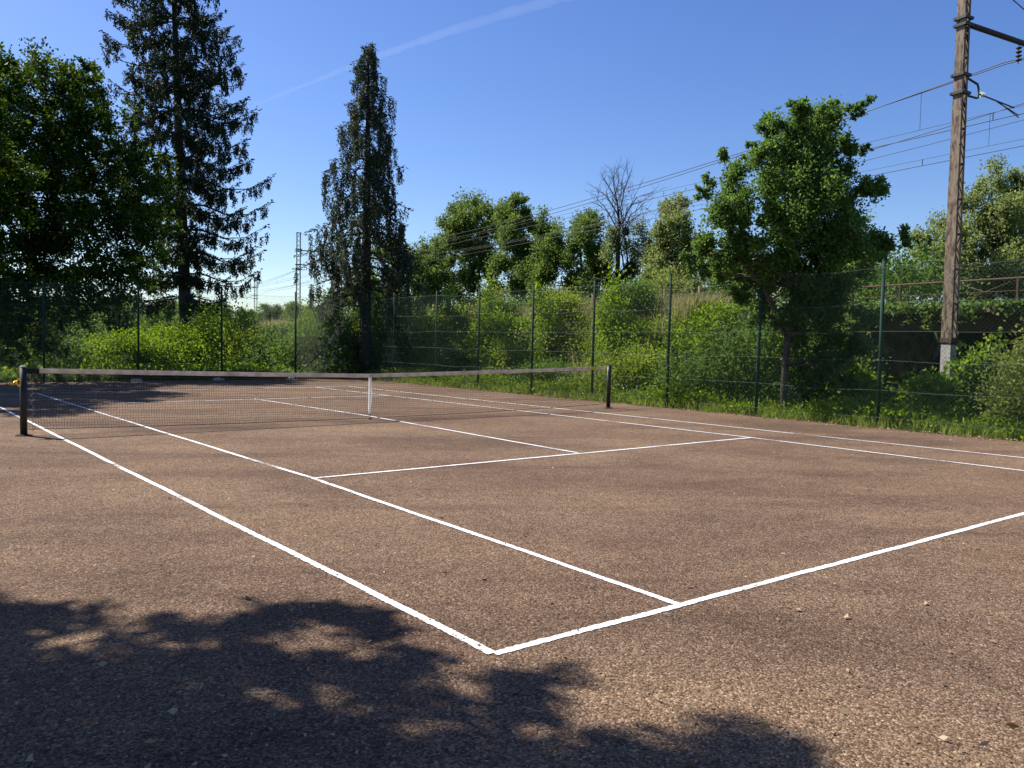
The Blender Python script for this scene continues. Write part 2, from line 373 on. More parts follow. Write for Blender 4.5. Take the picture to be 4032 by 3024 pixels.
# ------------------------------------------------------------------ net
PL = np.array([-.50, 11.56, 0]); PR = np.array([12.43, 11.53, 0])
def net_top(u):  # u 0..1
    c = abs(u-.47)/.53 if u > .47 else (.47-u)/.47
    return .925+.135*c**1.15
net = thing('tennis_net', (5.6, 11.55, 0), 'sagging black tennis net with a pale headband across the court', 'net')
NX = 300; NZ = 20; X0, X1 = -.43, 12.36
us = np.linspace(0, 1, NX+1)
def net_pt(u, v):
    x = X0+(X1-X0)*u; y = 11.56-.03*u
    zt = net_top(u)-.03; zb = .03+.08*abs(2*u-.94)**2
    sag = .02*math.sin(u*23+v*3)+.014*math.sin(u*61+1)*(1-abs(2*v-1))
    zz = zb+(zt-zb)*v+.006*math.sin(u*47+v*9)*(1-v)*4*v
    return (x+.008*math.sin(v*14+u*90), y+sag*math.sin(math.pi*v), zz)
P0 = []; P1 = []
for a in range(NX+1):
    for k in range(NZ): P0.append(net_pt(us[a], k/NZ)); P1.append(net_pt(us[a], (k+1)/NZ))
for k in range(NZ+1):
    for a in range(NX): P0.append(net_pt(us[a], k/NZ)); P1.append(net_pt(us[a+1], k/NZ))
V, Fq = wires(P0, P1, .0021); link('netting', mesh_np('netting', V, Fq), M['cord'], net)
mb = MB(); mb.tube([np.array(net_pt(u, 0))+(0, 0, -.004) for u in us[::6]], .0045, 5); mb.build('bottom_cord', M['cord'], net)
mb = MB(); mb.tube([PL+(0, 0, 1.075)]+[np.array(net_pt(u, 1))+(0, 0, .03) for u in us[::6]]+[PR+(0, 0, 1.07)], .004, 5); mb.build('top_cable', M['dark'], net)
V = []; 
ub = np.linspace(.010, .997, 240)
for u in ub:
    p = np.array(net_pt(u, 1)); wv = .004*math.sin(u*80)
    V += [p+(0, -.008, -.046+wv*.4), p+(0, -.010, -.005), p+(0, -.005, .034), p+(0, .005, .034), p+(0, .010, -.005), p+(0, .008, -.046+wv*.4)]
Fq = [(a*6+k, a*6+6+k, a*6+7+k, a*6+1+k) for a in range(len(ub)-1) for k in range(5)]
link('headband', mesh_np('headband', V, Fq, smooth=True), M['band'], net)
p = np.array(net_pt(.962, 1)); mb = MB(); mb.box(p+(0, -.014, -.006), (.16, .004, .075)); mb.build('yellow_tag', M['yellow'], net)
mb = MB(); mb.box((-.38, 11.555, 1.015), (.20, .02, .085)); mb.build('end_loop', M['cord'], net)
# centre strap: a folded, slightly twisted white webbing and its hook
xc = gnd(795*S, 899*S)[0]; xc = 5.60
for side in (-1, 1):
    V = []
    for k in range(21):
        v = k/20; z = .91-.80*v; tw = (.55 if side > 0 else -.15)*math.sin(v*2.2)*v
        w = .034*(1-.45*max(0, v-.85)/.15); c = np.array([xc+.022*math.sin(v*3)*(side > 0), 11.545+side*.012*(1-v), z])
        dx = np.array([math.cos(tw), math.sin(tw)*.9, 0])*w
        V += [c-dx, c+dx]
    Fq = [(2*k, 2*k+1, 2*k+3, 2*k+2) for k in range(20)]
    link('centre_strap', mesh_np('centre_strap', V, Fq, smooth=True), M['strap'], net)
mb = MB(); mb.tube([(xc+.01, 11.545, .12), (xc+.012, 11.545, .02)], .004, 5); mb.box((xc+.01, 11.545, .009), (.06, .04, .016)); mb.build('strap_hook', M['dark'], net)
# lacing cords by the posts
for X_, sgn in ((-.34, 1), (12.34, -1)):
    mb = MB(); pts = [(X_+.045*sgn, 11.55, 1.02)]
    for k in range(16): pts.append((X_-.05*sgn+(.035 if k % 2 else -.02), 11.55+random.uniform(-.012, .012), .95-k*.055))
    pts.append((X_-.03*sgn, 11.55, .07)); mb.tube(pts, .005, 5); mb.build('lacing_cord', simple('lacing_rope', (.30, .28, .23), .9, c2=(.04, .04, .03), scale=20), net)
def net_post(P, label, winder):
    t = thing('net_post', P, label, 'net post', 'two posts that hold the tennis net')
    P = np.array(P, float); mb = MB(); w = .047
    mb.tube([P+(0, 0, 0), P+(0, 0, 1.075)], .052, 14); mb.build('post_tube', M['netpost'], t)
    mb = MB(); mb.tube([P+(0, 0, 1.0755), P+(0, 0, 1.09), P+(0, 0, 1.1)], [.053, .050, .030], 14); mb.build('pulley_cap', M['conc'] if winder else M['post'], t)
    mb = MB(); mb.tube([P+(0, 0, .003), P+(0, 0, .02)], [.13, .09], 14); mb.build('ground_sleeve', simple('dark_grit', (.05, .045, .04), 1., scale=40, bump=1.), t)
    if winder:
        m = MB(); m.box(P+(-.062, -.01, .84), (.035, .07, .13)); m.tube([P+(-.085, -.045, .84), P+(-.085, .03, .84)], .034, 12)
        m.tube([P+(-.10, -.01, .86), P+(-.155, -.012, .80)], .018, 8)
        wd = m.build('net_winder', M['brass'], t)
        m = MB(); m.tube([P+(-.10, -.02, .825), P+(-.21, -.03, .825)], .009, 8); m.tube([P+(-.19, -.03, .80), P+(-.19, -.03, .85)], .012, 8)
        m.tube([P+(-.06, 0, 1.08), P+(-.08, 0, .88)], .003, 5)
        m.build('winder_handle', M['brass'], wd)
net_post(PL, 'dark worn net post with a brass winder at the left end of the net', True)
net_post(PR, 'dark green net post at the right end of the net near the fence', False)
# ------------------------------------------------------------------ chain link fences
FH = 3.4
def fence(name, A, B, posts, label, braces):
    A = np.array(A, float); B = np.array(B, float); D = B-A; Ln = np.linalg.norm(D); d = D/Ln
    nrm = np.array([-d[1], d[0], 0])
    t = thing(name, (A+B)/2, label, 'fence')
    for u in posts:
        p = A+d*u; mb = MB(); lean = np.array([random.uniform(-.03, .03), random.uniform(-.03, .03), 0])
        mb.tube([p+(0, 0, -.1), p+lean+(0, 0, 3.47)], .037, 10); mb.tube([p+lean+(0, 0, 3.47), p+lean+(0, 0, 3.50)], [.040, .026], 10)
        mb.build('fence_post', M['post'], t)
    # diamond netting, sagging a little along its top edge
    c = .085; P0 = []; P1 = []
    def q(u, z):
        k = min(abs(u-v) for v in posts); sag = .05*min(1, k/1.4)*(.6+.5*math.sin(u*1.3))
        bulge = .03*math.sin(u*1.7+z)*math.sin(z*1.9)
        return A+d*u+nrm*(.045+bulge)+np.array([0, 0, z*(1-sag*.35)])
    for sg in (1, -1):
        k0 = -int(FH/c)-1
        for k in range(k0, int((Ln+FH)/c)+1):
            u0 = k*c; pr = None
            for z in np.linspace(.03, FH-.05, 9):
                u = u0+sg*z
                if 0 <= u <= Ln:
                    cur = q(u, z)
                    if pr is not None: P0.append(pr); P1.append(cur)
                    pr = cur
                else: pr = None
    V, Fq = wires(P0, P1, .0025); link('chain_link_netting', mesh_np('chain_link_netting', V, Fq), M['mesh'], t)
    for h in (.2, .78, 1.4, 2.0, 2.6, 3.32):
        P0 = []; P1 = []; uu = np.linspace(0, Ln, int(Ln/.5)+1)
        pr = None
        for u in uu:
            k = min(abs(u-v) for v in posts); p = q(u, h)+(0, 0, -.035*min(1, k/1.2)*(.5+.5*math.sin(u*.8+h*3)))
            if pr is not None: P0.append(pr); P1.append(p)
            pr = p
        V, Fq = wires(P0, P1, .0021, 4); link('tension_wire', mesh_np('tension_wire', V, Fq), M['tension'], t)
    for u, v in braces:
        a = A+d*u; b = A+d*v; mb = MB(); mb.tube([a+(0, 0, 2.75)-nrm*.03, b+(0, 0, .12)-nrm*.03], .021, 8); mb.build('brace', M['post'], t)
    return t
CX, CY = 14.17, 27.9
fence('chain_link_fence', (CX, -9, 0), (CX, CY, 0), [9+v for v in (27.9, 25.25, 22.2, 19.55, 16.68, 13.93, 11.10, 8.34, 5.35, 2.4, -.5, -3.4, -6.3)], 'tall green chain link fence along the right side of the court', [(36.9, 34.25)])
fence('chain_link_fence', (-9.2, CY, 0), (CX, CY, 0), [9.2+CX-2.96*k for k in range(1, 8)], 'tall green chain link fence behind the far baseline', [(9.2+CX-.05, 9.2+CX-2.96)])
BL = [((172, 1503), 'leftmost pale concrete lump'), ((538, 1502), 'second pale concrete lump from the left'), ((861, 1497), 'third pale concrete lump from the left'),
      ((1155, 1493), 'shaded concrete lump right of the spruce trunk'), ((1400, 1489), 'dark shaded concrete lump at the corner fence post'), ((1532, 1501), 'sunlit concrete lump beside the corner')]
for (x, y), l in BL:
    p = gnd(x, y); m = MB(); R_ = .19
    prof = [(R_, .0), (R_*1.02, .045), (R_*.85, .085), (R_*.4, .105)]
    b0 = 0
    for k, (r, z) in enumerate(prof):
        for a in range(12):
            w = a*math.pi/6; rr = r*(1+.12*math.sin(a*2.3+x)); m.v.append((p[0]+rr*1.15*math.cos(w), p[1]+rr*.8*math.sin(w), z))
    for k in range(3):
        for a in range(12): m.f.append((k*12+a, k*12+(a+1) % 12, k*12+12+(a+1) % 12, k*12+12+a)); m.sm.append(True)
    m.f.append(tuple(36+a for a in range(12))); m.sm.append(True)
    tag(m.build('concrete_footing', M['conc']), l+' at the foot of the far fence', 'concrete footing', 'concrete footings of the far fence')
m = MB(); p = gnd(2118, 1557); m.box(p+(0, 0, .03), (.36, .13, .06), R=[[.3, -.95, 0], [.95, .3, 0], [0, 0, 1]]); tag(m.build('wooden_block', M['wood']), 'flat brown wooden block on the court edge by the right fence', 'wood block')
# ------------------------------------------------------------------ trees
def tube_pts(a, b, n=6, bend=.12, rise=0.):
    a = np.array(a, float); b = np.array(b, float); L = np.linalg.norm(b-a); o = RNG.normal(size=3)*L*bend
    out = []
    for k in range(n+1):
        v = k/n; out.append(a+(b-a)*v+o*math.sin(math.pi*v)+np.array([0, 0, rise*math.sin(math.pi*v)])+RNG.normal(size=3)*L*.012*(0 < k < n))
    return out
def leafy(name, base, label, cat, clumps, nleaf, lsize, leaf, bark, trunk, tr, group=None, dj=1.0, sub=26, spread=.34, limb=True, droop=.15, subr=.42, twigr=.012, shell=.45, crown_name='crown', over=1.12):
    """clumps: (x,y,r,depth) in picture px at a distance; trunk: list of world points; tr: radii"""
    t = thing(name, base, label, cat, group)
    mb = MB()
    for tp, rr in (trunk if isinstance(trunk[0], (list, tuple)) and hasattr(trunk[0][0], '__len__') and len(trunk[0]) == 2 and hasattr(trunk[0][1], '__len__') and not np.isscalar(trunk[0][0][0]) else [(trunk, tr)]):
        mb.tube(tp, rr, 10)
    tpts = np.array([p for tp in ([trunk] if not (isinstance(trunk[0], (list, tuple)) and hasattr(trunk[0][0], '__len__')) else [a for a, _ in trunk]) for p in tp])
    trr = np.concatenate([np.array(r_) for r_ in ([tr] if not (isinstance(trunk[0], (list, tuple)) and hasattr(trunk[0][0], '__len__')) else [b for _, b in trunk])])
    tot = sum(c[2]**2 for c in clumps); PP = []; AA = []; LL = []
    for (x, y, r, dep) in clumps:
        dep = dep+RNG.uniform(-dj, dj); c = at(x, y, dep); R = r*dep/F
        if limb:
            dist = np.linalg.norm((tpts-c)*[1, 1, 1.0], axis=1)+np.where(tpts[:, 2] > c[2]-.1, 2.5, 0.)*R
            kk = int(np.argmin(dist)); a = tpts[kk]; rb = min(trr[kk]*.55, .02+.035*R)
            lp = tube_pts(a, c+(0, 0, -.2*R), 6, .07); mb.tube(lp, list(np.linspace(rb, rb*.35, 7)), 6, cap=False)
        ns = max(5, int(sub*R**1.2)) if R > .4 else 5
        k = max(20, int(nleaf*r*r/tot)); per = max(4, k//ns)
        dirs = unit(RNG.normal(size=(ns, 3))); rad = R*(shell+(1-shell)*RNG.uniform(0, 1, ns)**.6)
        sc_ = c+dirs*rad[:, None]*[1, 1, .85]*over
        for q in sc_:
            if limb: mb.tube([lp[-1], (lp[-1]+q)/2+RNG.normal(size=3)*.06*R, q], [rb*.35, rb*.22, twigr*.5], 3, cap=False)
            sg = spread*min(1., R*1.5)*(.6+.8*RNG.uniform())
            nsh = max(2, per//14); dsh = unit(unit(q-c)*.7+RNG.normal(size=(nsh, 3))*.6+[0, 0, .25]); w_ = RNG.integers(0, nsh, per)
            pp = q+dsh[w_]*(RNG.uniform(-.5, 1.9, (per, 1))*sg)+RNG.normal(size=(per, 3))*sg*.22
            PP.append(pp); a_ = dsh[w_]*.6+RNG.normal(size=(per, 3))*.7+[0, 0, -droop]; AA.append(a_)
            LL.append(lsize*RNG.uniform(.6, 1.25, per))
    PP = np.concatenate(PP); AA = np.concatenate(AA); LL = np.concatenate(LL)
    mb.build('trunk', bark, t)
    leafmesh(crown_name, PP, AA+RNG.normal(size=PP.shape)*.25, LL, LL*.62, leaf, t)
    return t
def px_off(lst, sx, ox, oy, dep): return [(x/sx+ox, y/sx+oy, r/sx, dep) for x, y, r in lst]
# left maple
mc = []
rows = [(340, [(-90, 130), (50, 115), (190, 110), (305, 95)]), (470, [(-90, 130), (70, 130), (220, 130), (370, 100), (440, 55)]),
        (620, [(-70, 130), (80, 130), (240, 130), (400, 120), (520, 75)]), (770, [(-70, 130), (90, 130), (240, 130), (400, 120), (540, 100), (640, 60)]),
        (920, [(-60, 130), (90, 120), (250, 120), (400, 110), (540, 90), (650, 60)]), (1050, [(-60, 120), (80, 100), (230, 90), (370, 90), (490, 80), (600, 60)]),
        (1150, [(-40, 100), (120, 70), (300, 60), (420, 50)]), (1250, [(-30, 110), (130, 90), (430, 45)]), (1165, [(540, 55), (350, 65), (230, 70)]), (1340, [(-40, 100), (90, 90), (220, 70)]), (1230, [(300, 40), (240, 60)])]
for y, l in rows:
    for x, r in l: mc.append((x+random.uniform(-15, 15), y+random.uniform(-15, 15), r, 34.5))
mc += [(20, 245, 40, 34), (60, 260, 35, 34), (120, 310, 30, 34), (330, 285, 40, 34), (345, 262, 25, 34), (240, 300, 50, 34), (380, 400, 30, 34), (655, 700, 40, 35), (600, 600, 35, 35)]
for wx, wy, wz, wr in [(-5, 26.4, 9, 2.6), (-2.5, 27, 10, 2.6), (-.8, 29.5, 8.2, 2.2), (-7, 28, 8, 2.5), (-3, 29, 7.2, 2.5), (-5, 30, 9.5, 2.6), (.6, 30.5, 7.4, 1.8), (-8, 31, 9.5, 2.8), (-1, 31, 7, 2)]:
    u_, v_, w_ = proj((wx, wy, wz)); mc.append((u_, v_, wr*F/w_, w_))
MBs = at(-160, 1452, 36); MBs[2] = 0
leafy('broadleaf_tree', MBs, 'big bright-topped broadleaf tree filling the left edge behind the far fence', 'tree', mc, 310000, .155, M['maple'], M['bark'],
      [MBs, MBs+(.1, 0, 2.), MBs+(.2, 0, 4.), MBs+(.3, .2, 6.5), MBs+(.4, .3, 9), MBs+(.5, .3, 11.2)], [.42, .36, .33, .27, .17, .07], dj=1.6, sub=16, spread=.36, shell=.25)
# right oak
oc = [(1065, 230, 55), (1050, 330, 95), (890, 350, 65), (1290, 250, 75), (1440, 230, 40), (1490, 190, 22), (1540, 150, 20), (1250, 370, 130), (1000, 500, 120), (820, 540, 75), (760, 450, 25), (720, 530, 20), (1180, 560, 150), (1370, 480, 75), (1480, 485, 28), (1530, 465, 15),
      (600, 530, 35), (640, 670, 75), (480, 680, 35), (590, 790, 105), (450, 770, 40), (900, 700, 115), (1100, 750, 150), (1300, 720, 130), (1480, 760, 95), (1600, 730, 40), (600, 950, 115), (800, 950, 95), (1000, 950, 150), (1250, 950, 150), (1450, 890, 85),
      (500, 1110, 95), (650, 1150, 115), (850, 1150, 105), (1050, 1150, 130), (1300, 1130, 140), (1480, 1080, 105), (1620, 1060, 75), (1740, 1030, 40), (1790, 1090, 22), (570, 1290, 90), (780, 1320, 70), (1000, 1330, 110), (1200, 1320, 130), (1400, 1260, 100), (1570, 1190, 60),
      (940, 1450, 90), (1170, 1480, 140), (1320, 1420, 90), (1130, 1600, 100), (1280, 1640, 100), (1350, 1750, 80), (1230, 1820, 70), (700, 1450, 60), (820, 1560, 60), (1000, 1700, 70), (1330, 1880, 90), (1450, 1600, 70), (1480, 1760, 60), (1180, 1960, 60), (1400, 2000, 60), (940, 1620, 50), (860, 1250, 70), (350, 1180, 35), (420, 1250, 50), (1030, 180, 25), (1090, 170, 22), (1300, 185, 25), (1215, 210, 18), (840, 310, 22)]
OB = gnd(3083, 1638); OB[0] += .25
def w7(x, y, d=20.2): return at(2500+x/1.843, 900+y/1.843, d)
dO = proj(OB)[2]
main = [OB, w7(1078, 1250, dO), w7(1090, 1000, dO), w7(1110, 780, dO), w7(1140, 600, dO), w7(1150, 400, dO), w7(1150, 150, dO), w7(1170, -150, dO), w7(1180, -450, dO), w7(1190, -700, dO)]
left = [w7(1105, 790, dO), w7(1060, 680, dO), w7(980, 520, dO-.2), w7(900, 380, dO-.3), w7(780, 240, dO-.3), w7(700, 60, dO-.3), w7(660, -150, dO-.3)]
leafy('oak_tree', OB, 'young oak with dense dark green leaves just behind the right fence', 'tree', px_off(oc, 1.659, 2500, 300, dO), 150000, .080, M['oak'], M['bark3'],
      [(main, [.10, .085, .08, .075, .07, .07, .06, .05, .035, .02]), (left, [.07, .06, .055, .05, .04, .03, .018])], None, dj=.7, sub=44, spread=.30, shell=.1, over=1.14)
# conifers
def conifer(name, base, top, label, prof, nb, leaf, lens, droop, hang, seedz=.0, tr=.33, gapf=.0, upturn=.25, strands=26, width=.07, zmin=.1, dens=1., narrow=1., bundle=6, vmin=.1):
    t = thing(name, base, label, 'tree'); base = np.array(base, float); top = np.array(top, float); ax = top-base
    mb = MB(); n = 14; mb.tube([base+ax*k/n+(0, 0, 0) for k in range(n+1)], [tr*(1-(k/n))**.8+.012 for k in range(n+1)], 10)
    P = []; A = []; L = []; W = []
    for k in range(nb):
        f = zmin+(1-zmin)*((k+RNG.uniform())/nb)**.92
        whorl = round(f*21)/21; f = f*.22+whorl*.78 if gapf else f
        f = min(.995, f)
        az = k*2.399963+RNG.uniform(-.4, .4); Rr = prof(f, az)*RNG.uniform(.62, 1.08)
        if Rr < .05: continue
        o = base+ax*f; d = np.array([math.cos(az), math.sin(az), 0]); side = np.array([-d[1], d[0], 0])
        m_ = 9; pts = []
        for q in range(m_):
            v = q/(m_-1)
            z = -droop*Rr*(v**1.1)+upturn*Rr*max(0, v-.55)**1.3+.10*Rr*math.sin(math.pi*min(1, v*1.6))*.6
            pts.append(o+d*Rr*v+side*(.05*Rr*math.sin(v*3+az*3))+np.array([0, 0, z]))
        pts = np.array(pts); mb.tube(pts[::2], list(np.linspace(.012+.012*Rr, .006, 5)), 4, cap=False)
        nbun = int(strands*Rr*dens/bundle)+3; ns = nbun*bundle
        v = np.repeat(RNG.uniform(vmin, 1., nbun)**.75, bundle)+RNG.normal(size=ns)*.05/max(.6, Rr); v = np.clip(v, .05, 1.)
        idx = v*(m_-1); i0 = np.minimum(idx.astype(int), m_-2); fr = (idx-i0)[:, None]
        c = pts[i0]*(1-fr)+pts[i0+1]*fr
        sw = narrow*(np.repeat(RNG.uniform(-1, 1, nbun), bundle)*(.26*Rr+.1)*(1-np.abs(v-.55))+RNG.normal(size=ns)*.06)[:, None]
        # side twigs carry the hanging strands
        c = c+side*sw+np.array([0, 0, 1])*(-np.abs(sw)*.35)
        hl = hang*np.repeat(RNG.uniform(.4, 1.2, nbun), bundle)*RNG.uniform(.7, 1.05, ns)*(.5+.5*np.minimum(1, Rr/1.5))
        for q in range(ns):
            kk = max(3, int(hl[q]/.13*2.0)); zz = np.linspace(0, 1, kk)**1.0*hl[q]
            pp = c[q]+np.stack([RNG.normal(size=kk)*.035, RNG.normal(size=kk)*.035, -zz], 1)
            P.append(pp); aa = RNG.normal(size=(kk, 3))*[.5, .5, .25]+[0, 0, -.85]; A.append(aa)
            L.append(lens*RNG.uniform(.7, 1.3, kk)); W.append(np.full(kk, width)*RNG.uniform(.7, 1.2, kk))
        # needles along the branch itself
        kk = int(14+26*Rr*dens); v = RNG.uniform(.1, 1.03, kk); idx = v*(m_-1); i0 = np.minimum(idx.astype(int), m_-2); fr = (idx-i0)[:, None]
        c = pts[i0]*(1-fr)+pts[i0+1]*fr+RNG.normal(size=(kk, 3))*.04
        P.append(c); A.append(d+side*RNG.uniform(-1.1, 1.1, (kk, 1))+RNG.normal(size=(kk, 3))*.3+[0, 0, .1]); L.append(lens*RNG.uniform(.8, 1.5, kk)); W.append(np.full(kk, width*1.1))
    mb.build('trunk', M['bark'], t)
    leafmesh('crown', np.concatenate(P), np.concatenate(A), np.concatenate(L), np.concatenate(W), leaf, t, fold=.3)
    return t
SD = 46.; sb = at(738, 1450, SD); sb[2] = H(sb[0], sb[1]); stp = at(668, -470, SD+.3)
def sprof(f, az):
    # broad column with open lower crown
    return float(np.interp(f, [.1, .2, .28, .4, .55, .7, .8, .9, 1.], [2.2, 3.6, 4.6, 4.6, 4.5, 4.0, 2.9, 1.5, .1]))*(1+.12*math.sin(az*2+f*9))
conifer('spruce_tree', sb, stp, 'tallest dark spruce with a bare lower trunk, cut off by the top of the photo', sprof, 185, M['spruce'], 16e-2, .26, .52, tr=.36, gapf=1, upturn=1.0, strands=28, width=.072, zmin=.13)
WD = 35.5; wb = at(1437, 1478, WD); wb[2] = 0; wt = at(1452, 172, WD)
def wprof(f, az):
    return float(np.interp(f, [.15, .25, .35, .5, .6, .75, .9, 1.], [2.3, 2.6, 2.8, 2.5, 2.05, 1.5, .95, .3]))*(1+.17*math.sin(az+f*17)*math.cos(az*2-f*7))
conifer('weeping_conifer', wb, wt, 'narrow weeping conifer with drooping tassels at the far corner of the court', wprof, 100, M['weep'], .13, .40, .85, tr=.27, upturn=.0, strands=22, width=.052, zmin=.24, narrow=.8, bundle=7, vmin=.3)
# grove across the tracks
def grove(lst, dep, label, n, leaf, name='broadleaf_tree', ls=.22, tx=None, by=None, group='trees growing beyond the railway', **k):
    c5 = px_off(lst, 1.58, 1600, 650, dep); cx = tx/1.58+1600 if tx else float(np.mean([c[0] for c in c5]))
    b = at(cx, 1300, dep); b[2] = H(b[0], b[1]); top = at(cx, min(c[1] for c in c5)+20, dep)
    tp = [b+(top-b)*v+np.array([.25*math.sin(v*5), .2*math.cos(v*4), 0]) for v in np.linspace(0, 1, 8)]
    return leafy(name, b, label, 'tree', c5, n, ls, leaf, M['bark'], tp, list(np.linspace(.24, .03, 8)), group=group, **k)
grove([(430, 250, 60), (530, 290, 60), (350, 330, 75), (450, 380, 110), (560, 380, 55), (300, 440, 90), (420, 500, 110), (540, 480, 80), (230, 500, 75), (170, 540, 55), (300, 600, 110), (440, 640, 110), (560, 600, 80), (180, 650, 90), (100, 600, 60), (330, 740, 90), (480, 760, 80), (200, 760, 80)], 78, 'dense rounded tree beyond the railway, nearest the weeping conifer', 75000, M['bg'], tx=440, dj=3, sub=4.2, spread=.62)
grove([(710, 235, 35), (660, 320, 55), (750, 320, 55), (700, 420, 75), (860, 390, 45), (800, 450, 75), (640, 500, 45), (720, 560, 75), (850, 520, 45), (780, 620, 60), (650, 640, 60), (720, 700, 55), (660, 750, 50)], 70, 'pointed leafy tree beyond the railway, second from the conifer', 44000, M['bg'], tx=710, dj=2.2, sub=4.8, spread=.5)
grove([(1110, 345, 38), (1050, 420, 65), (1160, 410, 65), (980, 500, 75), (1100, 520, 95), (1190, 560, 50), (900, 560, 55), (850, 640, 75), (980, 640, 105), (1120, 640, 90), (1210, 650, 45), (880, 730, 80), (1020, 760, 90), (1150, 750, 60), (980, 830, 60), (1100, 830, 60)], 64, 'broad leafy tree beyond the railway just left of the bare tree', 60000, M['bg'], tx=1080, dj=2.2, sub=4.8, spread=.5, ls=.2)
grove([(1660, 290, 45), (1710, 285, 45), (1630, 380, 55), (1720, 400, 55), (1600, 460, 45), (1650, 550, 70), (1560, 570, 50), (1700, 600, 55), (1540, 650, 45), (1640, 660, 70), (1560, 740, 55), (1690, 720, 65), (1620, 800, 60), (1790, 640, 70), (1780, 480, 60)], 54, 'thin pale green tree beyond the railway just left of the oak', 32000, M['bg2'], tx=1640, dj=1.8, sub=4.5, spread=.5, ls=.18, shell=.6)
def w8(l): return [((x-1600)*1.58, (y-650)*1.58, r*1.58) for x, y, r in l]
grove(w8([(3950, 720, 60), (3860, 770, 45), (4030, 760, 85), (3820, 870, 65), (3900, 870, 85), (4010, 900, 95), (3750, 910, 50), (3780, 990, 75), (3870, 1000, 85), (3960, 1020, 85), (4050, 1020, 80), (3620, 970, 40), (3650, 1050, 60), (3720, 1070, 65), (3590, 1110, 45), (3820, 1100, 65), (3920, 1110, 60), (4030, 1110, 70), (4120, 850, 90), (4120, 1000, 90), (3700, 1150, 60), (3900, 1190, 60), (4040, 1180, 60)]), 42, 'pale feathery tree rising behind the bridge railing at the right edge', 85000, M['bg2'], tx=(3900-1600)*1.58, dj=1.8, sub=8, spread=.45, ls=.14, shell=.55)
grove(w8([(3380, 1050, 60), (3450, 1090, 60), (3480, 1160, 60), (3400, 1170, 60), (3320, 1130, 70), (3250, 1180, 70), (3420, 1240, 60)]), 42, 'green tree beyond the railway seen under the right of the oak', 20000, M['bg'], tx=(3400-1600)*1.58, dj=1.5, sub=7, spread=.35, ls=.16)
grove(w8([(2760, 1100, 55), (2850, 1060, 60), (2700, 1180, 60), (2820, 1180, 60), (2930, 1150, 70), (2950, 1040, 50)]), 48, 'light green tree beyond the railway showing under the left side of the oak', 20000, M['bg2'], tx=(2840-1600)*1.58, dj=1.5, sub=6, spread=.35, ls=.16)
grove(w8([(1560, 1010, 70), (1620, 1080, 80), (1500, 1120, 90), (1600, 1170, 90), (1700, 1150, 80), (1420, 1200, 80), (1520, 1230, 80), (1330, 1230, 60), (1660, 1230, 60), (1250, 1260, 45)]), 72, 'low round tree behind the weeping conifer across the tracks', 34000, M['bg'], tx=(1560-1600)*1.58, dj=3, sub=4.2, spread=.6)
# bare tree with mistletoe
BD = 58.
def w5(x, y, d=BD): return at(1600+x/1.58, 650+y/1.58, d)
bb = w5(1325, 890); bb[2] = H(bb[0], bb[1])
bt = thing('bare_tree', bb, 'nearly leafless tree with dark mistletoe balls beyond the railway', 'tree', 'trees growing beyond the railway')
mb = MB(); random.seed(11)
def twig(p, d, L, r, lvl):
    n = 4; pts = [p]
    for k in range(n): d = unit(d+RNG.normal(size=3)*.16+np.array([0, 0, .05])); pts.append(pts[-1]+d*L/n)
    mb.tube(pts, list(np.linspace(r, r*.55, n+1)), 5 if r > .03 else 3, cap=False)
    if lvl == 0: return
    for k in range(4 if lvl > 1 else 3):
        q = pts[1+k % 4]; a = unit(d+unit(RNG.normal(size=3)*[1, 1, .6])*.85); twig(q, a, L*random.uniform(.5, .72), r*.5, lvl-1)
trk = [bb, w5(1322, 800), w5(1315, 650), w5(1318, 500), w5(1325, 380), w5(1315, 260), w5(1300, 170)]
mb.tube(trk, [.24, .2, .17, .14, .10, .07, .04], 8)
for (x, y, dx, dy, L, r) in [(1322, 860, .5, .9, 7, .10), (1322, 840, .75, .7, 6, .08), (1318, 560, -.7, .6, 3.6, .06), (1318, 500, .7, .7, 4.2, .07), (1322, 420, -.75, .8, 3.6, .055), (1325, 380, .8, .7, 4, .06), (1320, 330, -.5, .9, 3.4, .05), (1318, 300, .5, .9, 3.4, .05), (1310, 230, -.7, .6, 2.6, .04), (1310, 230, .8, .6, 2.6, .04), (1300, 170, -.2, 1, 2.2, .04), (1300, 180, .3, 1, 2., .035), (1325, 440, .1, .8, 3, .05), (1320, 700, .6, .9, 5, .07)]:
    twig(w5(x, y), unit(RT*dx*.75+np.array([0, 0, 1])*dy*1.15+FW*RNG.uniform(-.5, .5)), L*.62, r, 3)
mb.build('trunk', M['bark'], bt)
for x, y, r in [(1365, 415, 20), (1392, 640, 36), (1300, 705, 44), (1245, 690, 30), (1378, 690, 34), (1480, 780, 30), (1240, 740, 26)]:
    c = w5(x, y); R = r*BD/1.58/F; k = 900 if r > 25 else 350; dd_ = unit(RNG.normal(size=(k, 3))); pp = c+dd_*R*RNG.uniform(.2, 1, (k, 1))**.5
    leafmesh('mistletoe', pp, dd_+RNG.normal(size=(k, 3))*.6, .16, .05, M['mistle'], bt)
PP = []
for x, y, r in [(1440, 400, 60), (1490, 480, 45), (1280, 480, 45), (1450, 560, 50), (1390, 500, 50), (1260, 560, 40), (1420, 640, 40), (1290, 420, 25)]:
    c = w5(x, y); R = r*BD/1.58/F
    for q in range(14): PP.append(c+unit(RNG.normal(size=3))*R*RNG.uniform(.3, 1)+RNG.normal(size=(42, 3))*.22)
PP = np.concatenate(PP); leafmesh('sparse_leaves', PP, RNG.normal(size=PP.shape), .15, .10, M['bg2'], bt)
